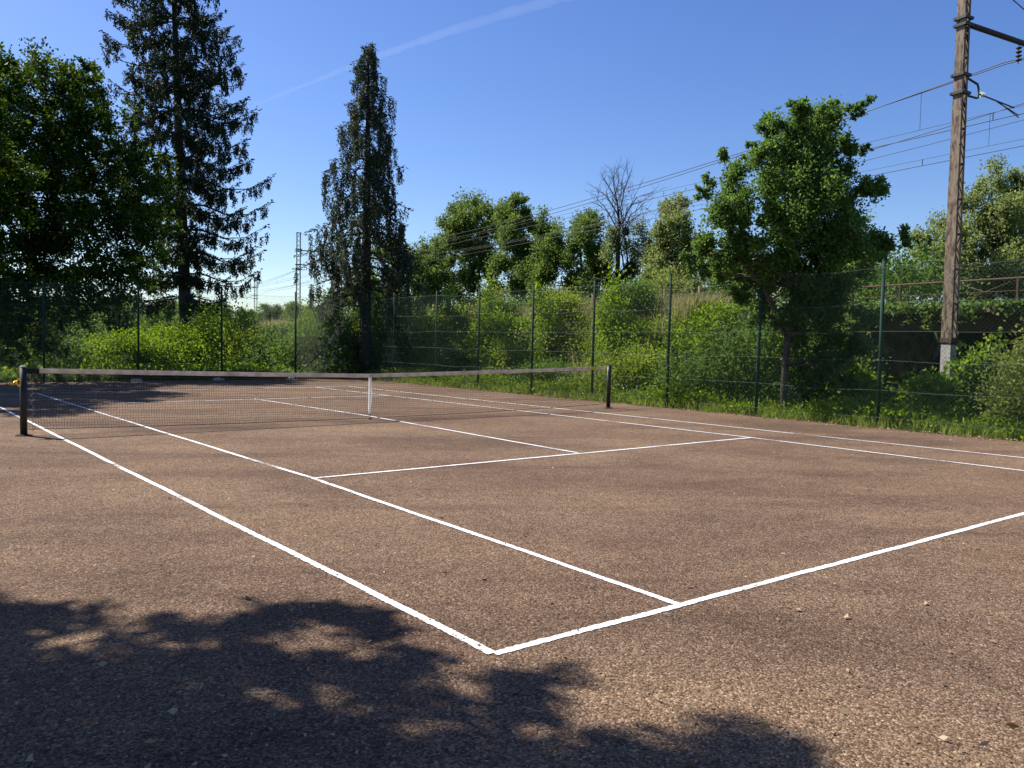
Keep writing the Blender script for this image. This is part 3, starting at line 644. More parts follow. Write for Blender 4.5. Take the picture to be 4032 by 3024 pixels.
# distant trees: one source, copies that share its meshes
def far_source(leaf, seed):
    rs = np.random.default_rng(seed); t = thing('distant_tree', (0, 0, 0), 'small distant tree on the skyline', 'tree')
    m = MB(); m.tube([(0, 0, -.5), (.1, 0, 3), (0, .1, 6), (.1, 0, 9)], [.3, .22, .15, .05], 6)
    P = []
    for k in range(34):
        f = rs.uniform(); z = 2.2+8*f; rr = 3.1*math.sin(math.pi*min(1, .18+f*.8))
        a = rs.uniform(0, 6.28); q = np.array([math.cos(a)*rr*rs.uniform(.3, 1), math.sin(a)*rr*rs.uniform(.3, 1), z])
        m.tube([(0, 0, max(1.5, z*.6)), q], [.06, .02], 3, cap=False)
        P.append(q+rs.normal(size=(95, 3))*[.7, .7, .5])
    P = np.concatenate(P); m.build('trunk', M['bark'], t); leafmesh('crown', P, rs.normal(size=P.shape), .42, .30, leaf, t); return t
srcs = [far_source(M['bg'], 3), far_source(M['bush2'], 4)]
def copy_tree(o):
    c = o.copy(); col.objects.link(c)
    for ch in o.children:
        d = ch.copy(); col.objects.link(d); d.parent = c
    return c
used = set(); random.seed(5)
far = []
for k in range(15): far.append((random.uniform(1000, 1250), random.uniform(1210, 1262), random.uniform(100, 150)))
for k in range(44): far.append((random.uniform(180, 760), random.uniform(1170, 1240), random.uniform(130, 300)))
for k in range(12): far.append((random.uniform(-60, 320), random.uniform(1185, 1230), random.uniform(90, 170)))
for k in range(14): far.append((random.uniform(740, 1000), random.uniform(1180, 1235), random.uniform(110, 170)))
for k in range(16): far.append((random.uniform(1640, 3500), random.uniform(1130, 1200), random.uniform(90, 120)))
for x, ytop, dep in far:
    i_ = random.randrange(2); top = at(x, ytop, dep); gz = float(H(top[0], top[1])); h = max(3.5, top[2]-gz)
    o = srcs[i_] if i_ not in used else copy_tree(srcs[i_]); used.add(i_)
    o.location = (top[0], top[1], gz); k = h/10.8; o.scale = (k*random.uniform(1.3, 2.2), k*random.uniform(1.3, 2.2), k); o.rotation_euler.z = random.uniform(0, 6.28)
    if x > 1600: l, g = 'dark tree low behind the railway bank among the nearer grove', 'far trees behind the grove'
    elif x > 990: l, g = 'distant dark tree on the skyline between the spruce and the lattice mast', 'skyline trees by the lattice masts'
    elif x > 740: l, g = 'distant tree on the skyline just right of the spruce trunk', 'skyline trees right of the spruce trunk'
    elif x > 320: l, g = 'far hillside tree seen under the broadleaf branches left of the spruce trunk', 'trees on the far hillside'
    else: l, g = 'shaded distant tree behind the big broadleaf tree at the left edge', 'trees behind the left broadleaf tree'
    tag(o, l, 'tree', g)
# shade tree beside the court on the left, outside the picture: it throws the foreground shade
random.seed(3)
edge = [(-3.2, 4.2), (-1.87, 2.47), (-1.44, 1.75), (-1.05, 1.36), (-.8, 1.32), (-.35, 1.24), (-.18, .78), (-.23, .3), (.02, .0), (.16, -.30), (.22, -.70), (.38, -1.0), (.42, -1.36), (.3, -1.9), (-.3, -3.4), (-.5, -7), (-7, -9), (-13, -6), (-13, 1), (-10, 6), (-6, 5.5)]
def inside(x, y):
    c = False; n = len(edge); j = n-1
    for i in range(n):
        xi, yi = edge[i]; xj, yj = edge[j]
        if (yi > y) != (yj > y) and x < (xj-xi)*(y-yi)/(yj-yi)+xi: c = not c
        j = i
    return c
holes = [((420, 1395), .10), ((640, 1385), .11), ((560, 1500), .09), ((700, 1490), .10), ((110, 1490), .08), ((250, 1560), .07), ((1160, 1600), .08), ((1290, 1440), .07), ((90, 1385), .09), ((180, 1400), .08), ((800, 1400), .09), ((730, 1530), .06), ((1250, 1530), .08), ((1400, 1560), .08), ((350, 1640), .07), ((60, 1640), .06), ((820, 1600), .06), ((950, 1480), .06), ((1000, 1570), .05)]
holes = [(gnd(a[0]*S, a[1]*S)[:2], r*.8) for a, r in holes]
shade = thing('broadleaf_tree', (-6.2, 5.2, 0), 'leafy tree outside the photo, seen only as dappled shade on the foreground', 'tree')
mb = MB(); tp = [(-6.2, 5.2, 0), (-6.1, 5.2, 2), (-6., 5.1, 4), (-5.7, 5., 6), (-5.4, 5, 8), (-5.3, 5, 9.6)]; mb.tube(tp, [.3, .26, .22, .17, .11, .04], 10)
PP = []; tries = 0; cl = []
while len(cl) < 7500 and tries < 300000:
    tries += 1
    sx, sy = random.uniform(-13, .6), random.uniform(-9, 6)
    if not inside(sx, sy): continue
    near = 9.
    for (ax_, ay_), (bx_, by_) in zip(edge[0:14], edge[1:15]):
        q_ = max(0, min(1, ((sx-ax_)*(bx_-ax_)+(sy-ay_)*(by_-ay_))/((bx_-ax_)**2+(by_-ay_)**2))); near = min(near, math.hypot(sx-ax_-q_*(bx_-ax_), sy-ay_-q_*(by_-ay_)))
    wdt = .62 if sy < .4 else .26
    nz = mnoise.noise((sx*3.2+9, sy*3.2, 2.))+.5*mnoise.noise((sx*8, sy*8, 5.))
    if nz > -.26+1.5*min(1., near/wdt): continue
    z = random.uniform(6.3, 9.6); c = np.array([sx-SUNK[0]*z, sy-SUNK[1]*z, z])
    u, v, w = proj(c)
    if w > 0 and -250 < u < 4200 and v > -260: continue
    if any(math.hypot(sx-h[0], sy-h[1]) < r+.12 for h, r in holes) : continue
    
    cl.append(c); k = 52; sg = .075 if near < .7 else .17; k = 30 if near < .7 else 52
    PP.append(c+RNG.normal(size=(k, 3))*[sg, sg, sg])
PP = np.concatenate(PP)
sh2 = np.stack([PP[:, 0]+SUNK[0]*PP[:, 2], PP[:, 1]+SUNK[1]*PP[:, 2]], 1); ok = np.ones(len(PP), bool)
for h, r in holes: ok &= np.hypot(sh2[:, 0]-h[0], (sh2[:, 1]-h[1])*1.3) > r*RNG.uniform(.7, 1.15, len(PP))
PP = PP[ok]
for c in cl[::9]:
    a = np.array(tp[2]) if c[2] < 7.6 else np.array(tp[3]); mb.tube(tube_pts(a, c, 5, .05), list(np.linspace(.05, .008, 6)), 4, cap=False)
mb.build('trunk', M['bark'], shade); leafmesh('crown', PP, RNG.normal(size=PP.shape), .12, .10, M['shade'], shade)
# ------------------------------------------------------------------ shrubs
def bush(c, r, h, label, leaf, n=None, ls=.09, group=None, name='shrub', stems=7):
    c = np.array(c, float); c[2] = H(c[0], c[1]); t = thing(name, c, label, 'shrub', group); mb = MB(); P = []; A = []
    n = n or int(2200*r*h); nl = max(7, int(9*r*h))
    lob = []
    for k in range(nl):
        f = RNG.uniform()**.8; a = RNG.uniform(0, 6.28); rr = r*RNG.uniform(.15, 1)*(1-.5*f*f)
        lob.append(c+np.array([math.cos(a)*rr, math.sin(a)*rr, h*(.1+.85*f)]))
    for k in range(stems):
        q = lob[k % nl]; mb.tube(tube_pts(c+np.array([RNG.uniform(-.15, .15), RNG.uniform(-.15, .15), -.1]), q, 5, .08), list(np.linspace(.022, .006, 6)), 4, cap=False)
    for q in lob:
        for w in range(4):
            qq = q+RNG.normal(size=3)*[.22*r, .22*r, .12*h]; k = max(6, n//nl//4); pp = qq+RNG.normal(size=(k, 3))*[.16*r+.05, .16*r+.05, .10*h+.04]
            pp[:, 2] = np.maximum(pp[:, 2], c[2]+.02); P.append(pp); A.append(pp-qq+RNG.normal(size=(k, 3))*.25+[0, 0, .08])
    P = np.concatenate(P); A = np.concatenate(A); L = ls*RNG.uniform(.6, 1.3, len(P))
    mb.build('stems', M['bark'], t); leafmesh('foliage', P, A, L, L*.6, leaf, t); return t
ORD = ['first', 'second', 'third', 'fourth', 'fifth', 'sixth', 'seventh', 'eighth', 'ninth', 'tenth']
# right fence panels, counted from the right edge of the photo
panels = [27.9, 25.25, 22.2, 19.55, 16.68, 13.93, 11.10, 8.34, 5.35, 2.4][::-1]        # post y positions
pan = [p for p in panels if p > 1.5]
styles = [('bush', 'bright green'), ('bush2', 'deep green'), ('bush3', 'olive green'), ('bush4', 'yellowish green')]
random.seed(21); k = 0
for i in range(len(pan)-1):
    ym = (pan[i]+pan[i+1])/2
    for z_, (t_, nm, r, h) in enumerate([(15.4, 'at the foot of the bank', 1.0, 1.15), (16.9, 'halfway up the bank', 1.15, 1.35), (18.5, 'near the top of the bank', 1.1, 1.25)]):
        # continue the sight line through the panel middle to the given strip of the bank
        P = np.array([CX, ym]); d = P-CAM[:2]
        s0, t0 = to_st(*P); f = t_/t0 if t_ > t0+.5 else (t0+1.1)/t0
        q = CAM[:2]+d*f; s_, tt = to_st(*q)
        if s_ < 15: continue
        q = q+np.array([random.uniform(-.25, .25), random.uniform(-.4, .4)])
        g = 1+max(0, f-1.3)*.25
        stl = styles[(k*7+z_*2+i) % 4]; k += 1
        hh = h*random.uniform(.75, 1.25)*(1 if z_ < 2 else .8); rr = r*random.uniform(.85, 1.2)*g
        dist = np.linalg.norm(q-CAM[:2])
        bush((q[0], q[1], 0), rr, hh, '%s shrub %s, %s right-fence panel from the photo edge' % (stl[1], nm, ORD[i]), M[stl[0]], n=int(4200*rr*hh), ls=.085 if dist < 32 else .11)
# bushes around the mast foot, wall and under the oak
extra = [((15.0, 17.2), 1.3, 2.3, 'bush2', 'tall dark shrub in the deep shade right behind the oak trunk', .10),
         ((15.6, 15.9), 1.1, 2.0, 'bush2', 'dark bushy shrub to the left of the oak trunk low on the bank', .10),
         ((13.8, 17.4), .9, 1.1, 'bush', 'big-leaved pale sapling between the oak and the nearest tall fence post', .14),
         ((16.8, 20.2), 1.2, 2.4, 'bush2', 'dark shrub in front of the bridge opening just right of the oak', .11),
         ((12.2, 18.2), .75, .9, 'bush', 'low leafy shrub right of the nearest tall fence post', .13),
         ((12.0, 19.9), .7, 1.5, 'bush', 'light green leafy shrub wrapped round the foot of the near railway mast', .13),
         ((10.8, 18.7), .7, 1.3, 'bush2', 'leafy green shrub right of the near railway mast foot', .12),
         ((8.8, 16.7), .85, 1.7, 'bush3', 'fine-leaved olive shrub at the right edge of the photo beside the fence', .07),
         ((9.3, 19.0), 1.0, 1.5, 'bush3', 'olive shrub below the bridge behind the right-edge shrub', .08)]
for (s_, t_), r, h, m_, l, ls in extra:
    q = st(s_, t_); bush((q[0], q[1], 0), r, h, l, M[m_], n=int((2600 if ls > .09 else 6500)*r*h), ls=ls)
for (x, y, t_, h), l in zip([(1905, 1130, 16.5, 3.1), (2140, 1200, 16.3, 2.7), (2420, 1230, 16.8, 2.6), (2790, 1180, 17.2, 2.4), (1770, 1180, 16.5, 2.8)],
        ['tall pale sapling on the bank behind the seventh right-fence panel', 'upright bright sapling left of the yellow-tagged net end', 'upright sapling above the right net post', 'slender sapling midway between the right net post and the oak', 'pale leaning sapling low at the far end of the bank']):
    d = ray(x, y); f = 1.; 
    for it in range(400):
        q = CAM+d*f
        if to_st(q[0], q[1])[1] >= t_: break
        f += .15
    bush((q[0], q[1], 0), .55, h, l, M['bush'], n=3400, ls=.11, stems=4)
for k in range(16):
    s_ = 24+k*5.2; q = st(s_, 34+random.uniform(-1.5, 2)); bush((q[0], q[1], 0), random.uniform(1.8, 2.8), random.uniform(2.0, 3.2), 'low scrub beyond the tracks, glimpsed above the crest of the bank', M['bush3' if k % 2 else 'bush2'], n=5200, ls=.17, group='scrub beyond the tracks')
# bushes behind the far fence (picture column, depth, radius, height)
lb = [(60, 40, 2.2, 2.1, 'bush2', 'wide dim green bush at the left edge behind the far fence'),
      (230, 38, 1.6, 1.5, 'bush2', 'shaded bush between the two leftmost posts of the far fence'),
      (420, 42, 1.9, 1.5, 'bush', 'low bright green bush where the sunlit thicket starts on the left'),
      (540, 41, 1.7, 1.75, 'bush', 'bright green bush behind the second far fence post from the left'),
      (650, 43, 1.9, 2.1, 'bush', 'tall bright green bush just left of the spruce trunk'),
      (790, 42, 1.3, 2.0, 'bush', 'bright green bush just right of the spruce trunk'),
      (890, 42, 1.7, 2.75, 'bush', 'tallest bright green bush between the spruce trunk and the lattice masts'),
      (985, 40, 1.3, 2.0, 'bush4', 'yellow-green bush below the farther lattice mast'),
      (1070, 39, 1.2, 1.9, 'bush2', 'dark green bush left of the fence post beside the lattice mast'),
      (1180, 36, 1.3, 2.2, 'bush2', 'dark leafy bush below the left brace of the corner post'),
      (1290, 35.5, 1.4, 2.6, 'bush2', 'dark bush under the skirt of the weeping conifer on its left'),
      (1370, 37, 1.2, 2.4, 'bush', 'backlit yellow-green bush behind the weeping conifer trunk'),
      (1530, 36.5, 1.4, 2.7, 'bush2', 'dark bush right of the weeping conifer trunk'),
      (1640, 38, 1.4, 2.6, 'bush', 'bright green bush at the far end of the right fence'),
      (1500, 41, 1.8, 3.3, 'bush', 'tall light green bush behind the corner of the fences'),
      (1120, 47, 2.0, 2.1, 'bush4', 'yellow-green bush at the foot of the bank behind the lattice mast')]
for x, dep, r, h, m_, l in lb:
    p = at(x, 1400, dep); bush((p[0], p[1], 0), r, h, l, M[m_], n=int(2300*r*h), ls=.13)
# ------------------------------------------------------------------ stuff: grass and undergrowth
def blades(name, P, hmin, hmax, w, mat, label, cat, lean=.35):
    n = len(P); A = RNG.normal(size=(n, 3))*[lean, lean, 0]+[0, 0, 1]
    L = RNG.uniform(hmin, hmax, n); o = leafmesh(name, P, A, L, w, mat, fold=.2); tag(o, label, cat, kind='stuff'); return o
n = 52000; gy_ = -5+RNG.uniform(0, 1, n)*33; gx_ = 13.72+RNG.uniform(0, 1, n)**1.2*2.8
edgeok = (gx_ > 13.98+.13*np.sin(gy_*3.1)+.12*np.sin(gy_*7.7+1)+.05*np.sin(gy_*19)) | (RNG.uniform(size=n) < .10)
gx_, gy_ = gx_[edgeok], gy_[edgeok]; P = np.stack([gx_, gy_, H(gx_, gy_)-.02], 1)
blades('short_grass', P, .05, .34, .013, M['grass'], 'green grass strip along the foot of the right fence', 'grass')
n = 26000; s_ = 21+RNG.uniform(0, 1, n)**1.5*66; t_ = RNG.uniform(15.3, 20.6, n); t_ = np.where(RNG.uniform(size=n) < .6, RNG.uniform(18.6, 20.6, n), t_)
xy = CAM[:2]+s_[:, None]*DR+t_[:, None]*NR; P = np.stack([xy[:, 0], xy[:, 1], H(xy[:, 0], xy[:, 1])-.03], 1)
blades('tall_grass', P, .4, 1.0, .022, M['dry'], 'tall seeding grass along the crest of the railway bank', 'grass', .22)
n = 6500; ctr_s = 15+RNG.uniform(0, 1, n)**1.4*75; ctr_t = RNG.uniform(14.9, 20.4, n)
xy = CAM[:2]+ctr_s[:, None]*DR+ctr_t[:, None]*NR; okk = (xy[:, 0] > 14.9) & ~((ctr_s < 19.5) & (ctr_t > 16.3)); xy = xy[okk]
c = np.stack([xy[:, 0], xy[:, 1], H(xy[:, 0], xy[:, 1])+.16], 1); P = np.repeat(c, 20, 0)+RNG.normal(size=(len(c)*20, 3))*[.2, .2, .13]
L = RNG.uniform(.06, .13, len(P)); tag(leafmesh('undergrowth', P, RNG.normal(size=P.shape)+[0, 0, .5], L, L*.6, M['bush']), 'tangled green undergrowth covering the railway bank', 'undergrowth', kind='stuff')
n = 5200; x_ = RNG.uniform(-12, 30, n); y_ = RNG.uniform(28.6, 62, n)
s2, t2 = to_st(x_, y_); okk = (t2 < 15.5); x_, y_ = x_[okk], y_[okk]
c = np.stack([x_, y_, H(x_, y_)+.2], 1); P = np.repeat(c, 16, 0)+RNG.normal(size=(len(c)*16, 3))*[.3, .3, .17]
L = RNG.uniform(.09, .18, len(P)); tag(leafmesh('ground_cover', P, RNG.normal(size=P.shape)+[0, 0, .5], L, L*.55, M['bush']), 'low leafy ground cover behind the far fence', 'ground cover', kind='stuff')
n = 2600; x_ = RNG.uniform(-8, 14.5, n); y_ = 28.2+RNG.uniform(0, 1, n)*.7
P = np.repeat(np.stack([x_, y_, np.full(n, .12)], 1), 6, 0)+RNG.normal(size=(n*6, 3))*[.12, .1, .09]; L = RNG.uniform(.08, .2, len(P))
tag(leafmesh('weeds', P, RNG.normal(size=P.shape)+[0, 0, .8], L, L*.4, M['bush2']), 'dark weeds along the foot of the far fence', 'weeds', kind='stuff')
n = 2300; y_ = RNG.uniform(1, 27.5, n); x_ = 14.25+RNG.uniform(0, 1, n)**1.3*1.6
hh_ = .08+.16*(np.sin(y_*1.3)+np.sin(y_*3.7+x_))*.5+.12
P = np.repeat(np.stack([x_, y_, H(x_, y_)+np.maximum(.05, hh_)], 1), 14, 0)+RNG.normal(size=(n*14, 3))*[.11, .11, .09]; P[:, 2] = np.maximum(P[:, 2], .01); L = RNG.uniform(.05, .12, len(P))
tag(leafmesh('verge_weeds', P, RNG.normal(size=P.shape)+[0, 0, .7], L, L*.45, M['bush']), 'ragged leafy weeds along the foot of the right fence', 'weeds', kind='stuff')
n = 900; x_ = RNG.uniform(14.25, 15.3, n); y_ = np.where(RNG.uniform(size=n) < .6, RNG.normal(12.8, .9, n), RNG.uniform(9, 26, n))
P = np.stack([x_, y_, H(x_, y_)+RNG.uniform(.12, .5, n)], 1)[:170]
tag(leafmesh('daisies', P, RNG.normal(size=P.shape), .045, .04, M['flower']), 'small white flowers in the weeds behind the right net post', 'flowers', kind='stuff')
# ------------------------------------------------------------------ wall, railing, ivy by the near mast
def pt(s_, t_, z): p = st(s_, t_); p[2] = z; return p
Rr_ = np.array([[DR[0], -NR[0]*-1, 0], [DR[1], -NR[1]*-1, 0], [0, 0, 1]])   # local x along the line
wl = thing('railway_bridge', pt(7, 22.6, 0), 'low stone railway bridge with a dark opening, draped in ivy, behind the near mast', 'bridge')
mb = MB(); mb.box(pt(1.2, 22.95, 1.25), (13, 1., 2.9), R=Rr_); mb.build('wall_face', M['wall'], wl)
mb = MB(); mb.box(pt(17.9, 24.2, 1.2), (1.6, 3.6, 2.8), R=Rr_); mb.build('wall_face', M['wall'], wl)
mb = MB(); mb.box(pt(6.9, 31.6, 1.2), (24.5, .5, 2.8), R=Rr_); mb.build('light_block_wall', M['wall'], wl)  # added wall closes the far side so no daylight shows through the opening
mb = MB(); mb.box(pt(5.9, 27.2, 2.57), (24.5, 8.9, .26), R=Rr_); mb.box(pt(12.9, 22.78, 2.33), (8.6, .12, .30), R=Rr_); mb.build('bridge_deck', M['rust'], wl)
mb = MB()
for k in range(14):
    mb.box(pt(-3.3+k*1.58, 22.70+random.uniform(-.02, .02), 2.79), (1.52, .8, .17+random.uniform(-.02, .02)), R=Rr_)
mb.build('coping', simple('coping_stone', (.22, .15, .11), .9, c2=(.10, .07, .05), scale=4, bump=.6), wl)
iv = thing('ivy', pt(8, 22.3, 0), 'ivy hanging over the bridge edge behind the near railway mast', 'ivy')
P = []; A = []; m = MB()
for k in range(230):
    s_ = random.uniform(-1, 17.5) if k % 4 else random.uniform(-1, 8); L_ = random.choice([.4, .7, 1.1, 1.8, 2.4])*random.uniform(.6, 1.1)
    L_ *= (.45+.9*abs(math.sin(s_*.9+1)))*(1 if s_ < 9.5 else .22); z0 = 2.95; nn = int(L_*34)+12
    zz = z0-RNG.uniform(0, 1, nn)*L_; P.append(np.array([pt(s_+random.gauss(0, .12), 22.36-abs(random.gauss(0, .07)), z) for z in zz])); 
    if k % 5 == 0: m.tube([pt(s_, 22.42, z0), pt(s_+random.uniform(-.2, .2), 22.42, z0-L_*.5), pt(s_, 22.42, max(.05, z0-L_))], .008, 4)
for k in range(900):
    P.append(np.array([pt(random.uniform(-3, 18), 22.6+random.gauss(0, .22), 2.9+abs(random.gauss(0, .07))) for q in range(4)]))
P = np.concatenate(P); L = RNG.uniform(.07, .14, len(P)); m.build('stems', M['bark'], iv)
leafmesh('ivy_leaves', P, np.tile(-np.array([*NR, .5]), (len(P), 1))+RNG.normal(size=P.shape)*.7, L, L*.9, M['ivy'], iv)
rl = thing('railing', pt(7, 22.7, 2.87), 'rusty iron railing along the bridge behind the near mast', 'railing')
for a, z, r in ((0, 3.62, .028),):
    mb = MB(); mb.tube([pt(-4, 22.7, z), pt(5, 22.7, z+.005), pt(18, 22.7, z)], r, 8); mb.build('top_rail', M['rust'], rl)
mb = MB(); mb.tube([pt(-4, 22.7, 3.28), pt(18, 22.7, 3.28)], .010, 6); mb.build('lower_rail', M['rust'], rl)
for s_ in (17.8, 16.1, 14.4, 12.6, 10.5, 8.2, 6.9, 5.4, 3.5, 1.5, -.5, -2.5):
    mb = MB(); mb.box(pt(s_, 22.7, 3.22), (.05, .05, .80), R=Rr_); mb.build('baluster', M['rust'], rl)
mb = MB(); mb.tube([pt(12.6, 22.72, 3.6), pt(14.4, 22.72, 2.95)], .016, 6); mb.tube([pt(14.4, 22.74, 3.6), pt(12.6, 22.74, 2.95)], .016, 6); mb.build('cross_brace', M['rust'], rl)
# ------------------------------------------------------------------ overhead line masts
def z_beam(mb, a, b, w, n=4): mb.tube([a, b], w, n)
def lattice_mast(s_, t_, ztop, zfoot, label, sgn, scale=1., near=False, plinth=None, w0=.40, w1=.30, armlen=3.4, group='lattice masts of the railway line'):
    P = st(s_, t_); t = thing('railway_mast', (P[0], P[1], zfoot), label, 'railway mast', group)
    ux = np.array([*NR, 0.]); uy = np.array([*DR, 0.]); uz = np.array([0, 0, 1.])
    # two channel flanges joined by zigzag flats
    mb = MB()
    def wid(z): f = (z-zfoot)/(ztop-zfoot); return w0+(w1-w0)*f
    base = np.array([P[0], P[1], 0.])
    for sd in (-1, 1):
        mb = MB(); n = 6; V = []
        for k in range(n+1):
            z = zfoot+(ztop-zfoot)*k/n; h = wid(z)/2; cx = base+ux*sd*h*1.0+uz*z
            wf = wid(z)*.5 if near else wid(z)*.3
            if near:  # channel: web facing outwards plus two lips
                for a, b in ((-wf, 0), (wf, 0), (wf, .012), (-wf, .012)): V.append(cx+uy*a-ux*sd*b)
            else:
                for a, b in ((-wf, 0), (wf, 0), (wf, .045), (-wf, .045)): V.append(cx+uy*a-ux*sd*b)
        b0 = len(mb.v); mb.v += [tuple(v) for v in V]
        for k in range(n):
            for q in range(4): mb.f.append((b0+k*4+q, b0+k*4+(q+1) % 4, b0+k*4+4+(q+1) % 4, b0+k*4+4+q)); mb.sm.append(False)
        mb.f.append((b0+n*4, b0+n*4+1, b0+n*4+2, b0+n*4+3)); mb.sm.append(False)
        if near:
            for l_ in (-1, 1):
                V = []
                for k in range(n+1):
                    z = zfoot+(ztop-zfoot)*k/n; h = wid(z)/2; c0 = base+ux*sd*(h-.012)+uy*l_*(wid(z)*.52-.006)+uz*z
                    for a, b in ((-.006, 0), (.006, 0), (.006, .06), (-.006, .06)): V.append(c0+uy*a-ux*sd*b)
                b0 = len(mb.v); mb.v += [tuple(v) for v in V]
                for k in range(n):
                    for q in range(4): mb.f.append((b0+k*4+q, b0+k*4+(q+1) % 4, b0+k*4+4+(q+1) % 4, b0+k*4+4+q)); mb.sm.append(False)
        mb.build('mast_flange', M['mast'] if near else M['dark'], t)
    mb = MB(); z = zfoot+.15; sd = 1; step = .46 if near else .46
    while z < ztop-step:
        h = wid(z)/2*.96; h2 = wid(z+step)/2*.96
        for l_ in ((-1, 1) if near else (0,)):
            o = uy*l_*wid(z)*.46
            mb.tube([base+ux*sd*h+uz*z+o, base-ux*sd*h2+uz*(z+step)+o], (.016) if near else .02, 4, cap=False)
            if not near: mb.tube([base-ux*sd*h+uz*z+o, base+ux*sd*h2+uz*(z+step)+o], .016, 4, cap=False)
        z += step; sd = -sd
    mb.build('lacing_bars', M['rust'] if near else M['dark'], t)
    mb = MB(); w = w0*.75
    mb.box(base+uz*(zfoot+.06), (w*1.5, w*1.5, .12), R=Rr_); mb.box(base+uz*(ztop+.02), (w1*1.2, w1*1.2, .04), R=Rr_)
    mb.build('end_plates', M['rust'] if near else M['dark'], t)
    if plinth is not None:
        mb = MB(); mb.box(base+uz*((zfoot+plinth)/2-.03), (w*1.25, w*1.25, zfoot-plinth-.06), R=Rr_); mb.build('concrete_plinth', M['conc'], t)
    # brackets, arm, stay, registration arm
    zc = ztop-11.8
    def clamp(z, r=.06):
        m = MB(); h = wid(z)
        for sd in (-1, 1): m.box(base+uy*sd*(h/2+.03)+uz*z, (.06, h*1.5, .07), R=Rr_ @ np.array([[1, 0, 0], [0, 1, 0], [0, 0, 1]]))
        m.box(base-ux*(h*.62)+uz*z, (h*1.5, .05, .07), R=Rr_); m.box(base+ux*(h*.62)+uz*z, (h*1.5, .05, .07), R=Rr_)
        m.build('clamp_bracket', M['dark'], t)
    A = ux*sgn
    za = 10.17+zc; z1 = 8.80+zc; z2 = 8.33+zc
    clamp(za+.1); clamp(za-.08); clamp(z1); clamp(z2)
    m = MB(); m.tube([base+A*.2+uz*za, base+A*armlen+uz*(za+.02)], .075 if near else .06, 10); arm = m.build('cross_arm', M['dark'], t)
    m = MB(); m.tube([base+A*.15+uz*(ztop-.02), base+A*armlen*.98+uz*(za+.06)], .014, 6); m.build('stay_rod', M['dark'], t)
    m = MB(); m.tube([base+A*.2+uz*z1, base+A*.75+uz*(z1-.1), base+A*.8+uz*(z1-.2), base+A*.8+uz*(z2+.02), base+A*.74+uz*z2, base+A*.2+uz*z2], .03, 8); m.build('hinge_bracket', M['dark'], t)
    m = MB(); 
    for k in range(3): m.tube([base+A*(.90+k*.05)+uz*(z2+.13), base+A*(.925+k*.05)+uz*(z2+.13)], [.07, .055], 12)
    m.build('insulator', M['glass'], t)
    m = MB(); m.tube([base+A*.78+uz*(z2+.13), base+A*2.5+uz*(z2+.02)], .02, 6); m.tube([base+A*1.7+uz*(z2+.07), base+A*2.75+uz*(8.12+zc)], .014, 6); m.tube([base+A*1.7+uz*(z2+.05), base+A*2.75+uz*(8.18+zc)], .014, 6)
    m.build('registration_arm', M['dark'], t)
    m = MB(); 
    for k in range(4): m.tube([base+A*2.6+uz*(za-.15-k*.11), base+A*2.6+uz*(za-.19-k*.11)], [.09, .05], 10)
    m.tube([base+A*2.6+uz*(za), base+A*2.6+uz*(za-.6)], .012, 5); m.build('suspension_insulator', M['rust'], t)
    return t
lattice_mast(13.43, 21.08, 11.9, 1.85, 'near railway mast of peeling beige paint and rust, rising behind the right fence', 1, near=True, plinth=.3, w0=.29, w1=.225, armlen=6.2)
lattice_mast(79.2, 21.1, 11.8, 2.4, 'dark lattice mast with an arm, just left of the weeping conifer', 1, w0=.42, w1=.38, armlen=5.6)
lattice_mast(140.8, 30.4, 11.8, 2.4, 'smaller farther lattice mast between the spruce and the fence post', -1, w0=.5, w1=.48, armlen=5.6)
for s_, t_, l in [(145, 21.1, 'distant lattice mast mostly hidden by the spruce trunk'), (211, 21.1, 'tiny far lattice mast, rightmost of the tiny ones left of the spruce trunk'),
                  (277, 21.1, 'tiny lattice mast on the far line, second tiny one left of the spruce trunk'), (211, 30.4, 'tiny distant lattice mast close behind the spruce trunk'),
                  (79.2, 30.4, 'lattice mast hidden behind the weeping conifer crown'), (13.5, 30.4, 'railway mast across the tracks beyond the right edge')]:
    if s_ in (13.5,): continue
    lattice_mast(s_, t_, 11.8, 2.3, l, 1 if t_ < 25 else -1, w0=.45, w1=.42, armlen=5.4)
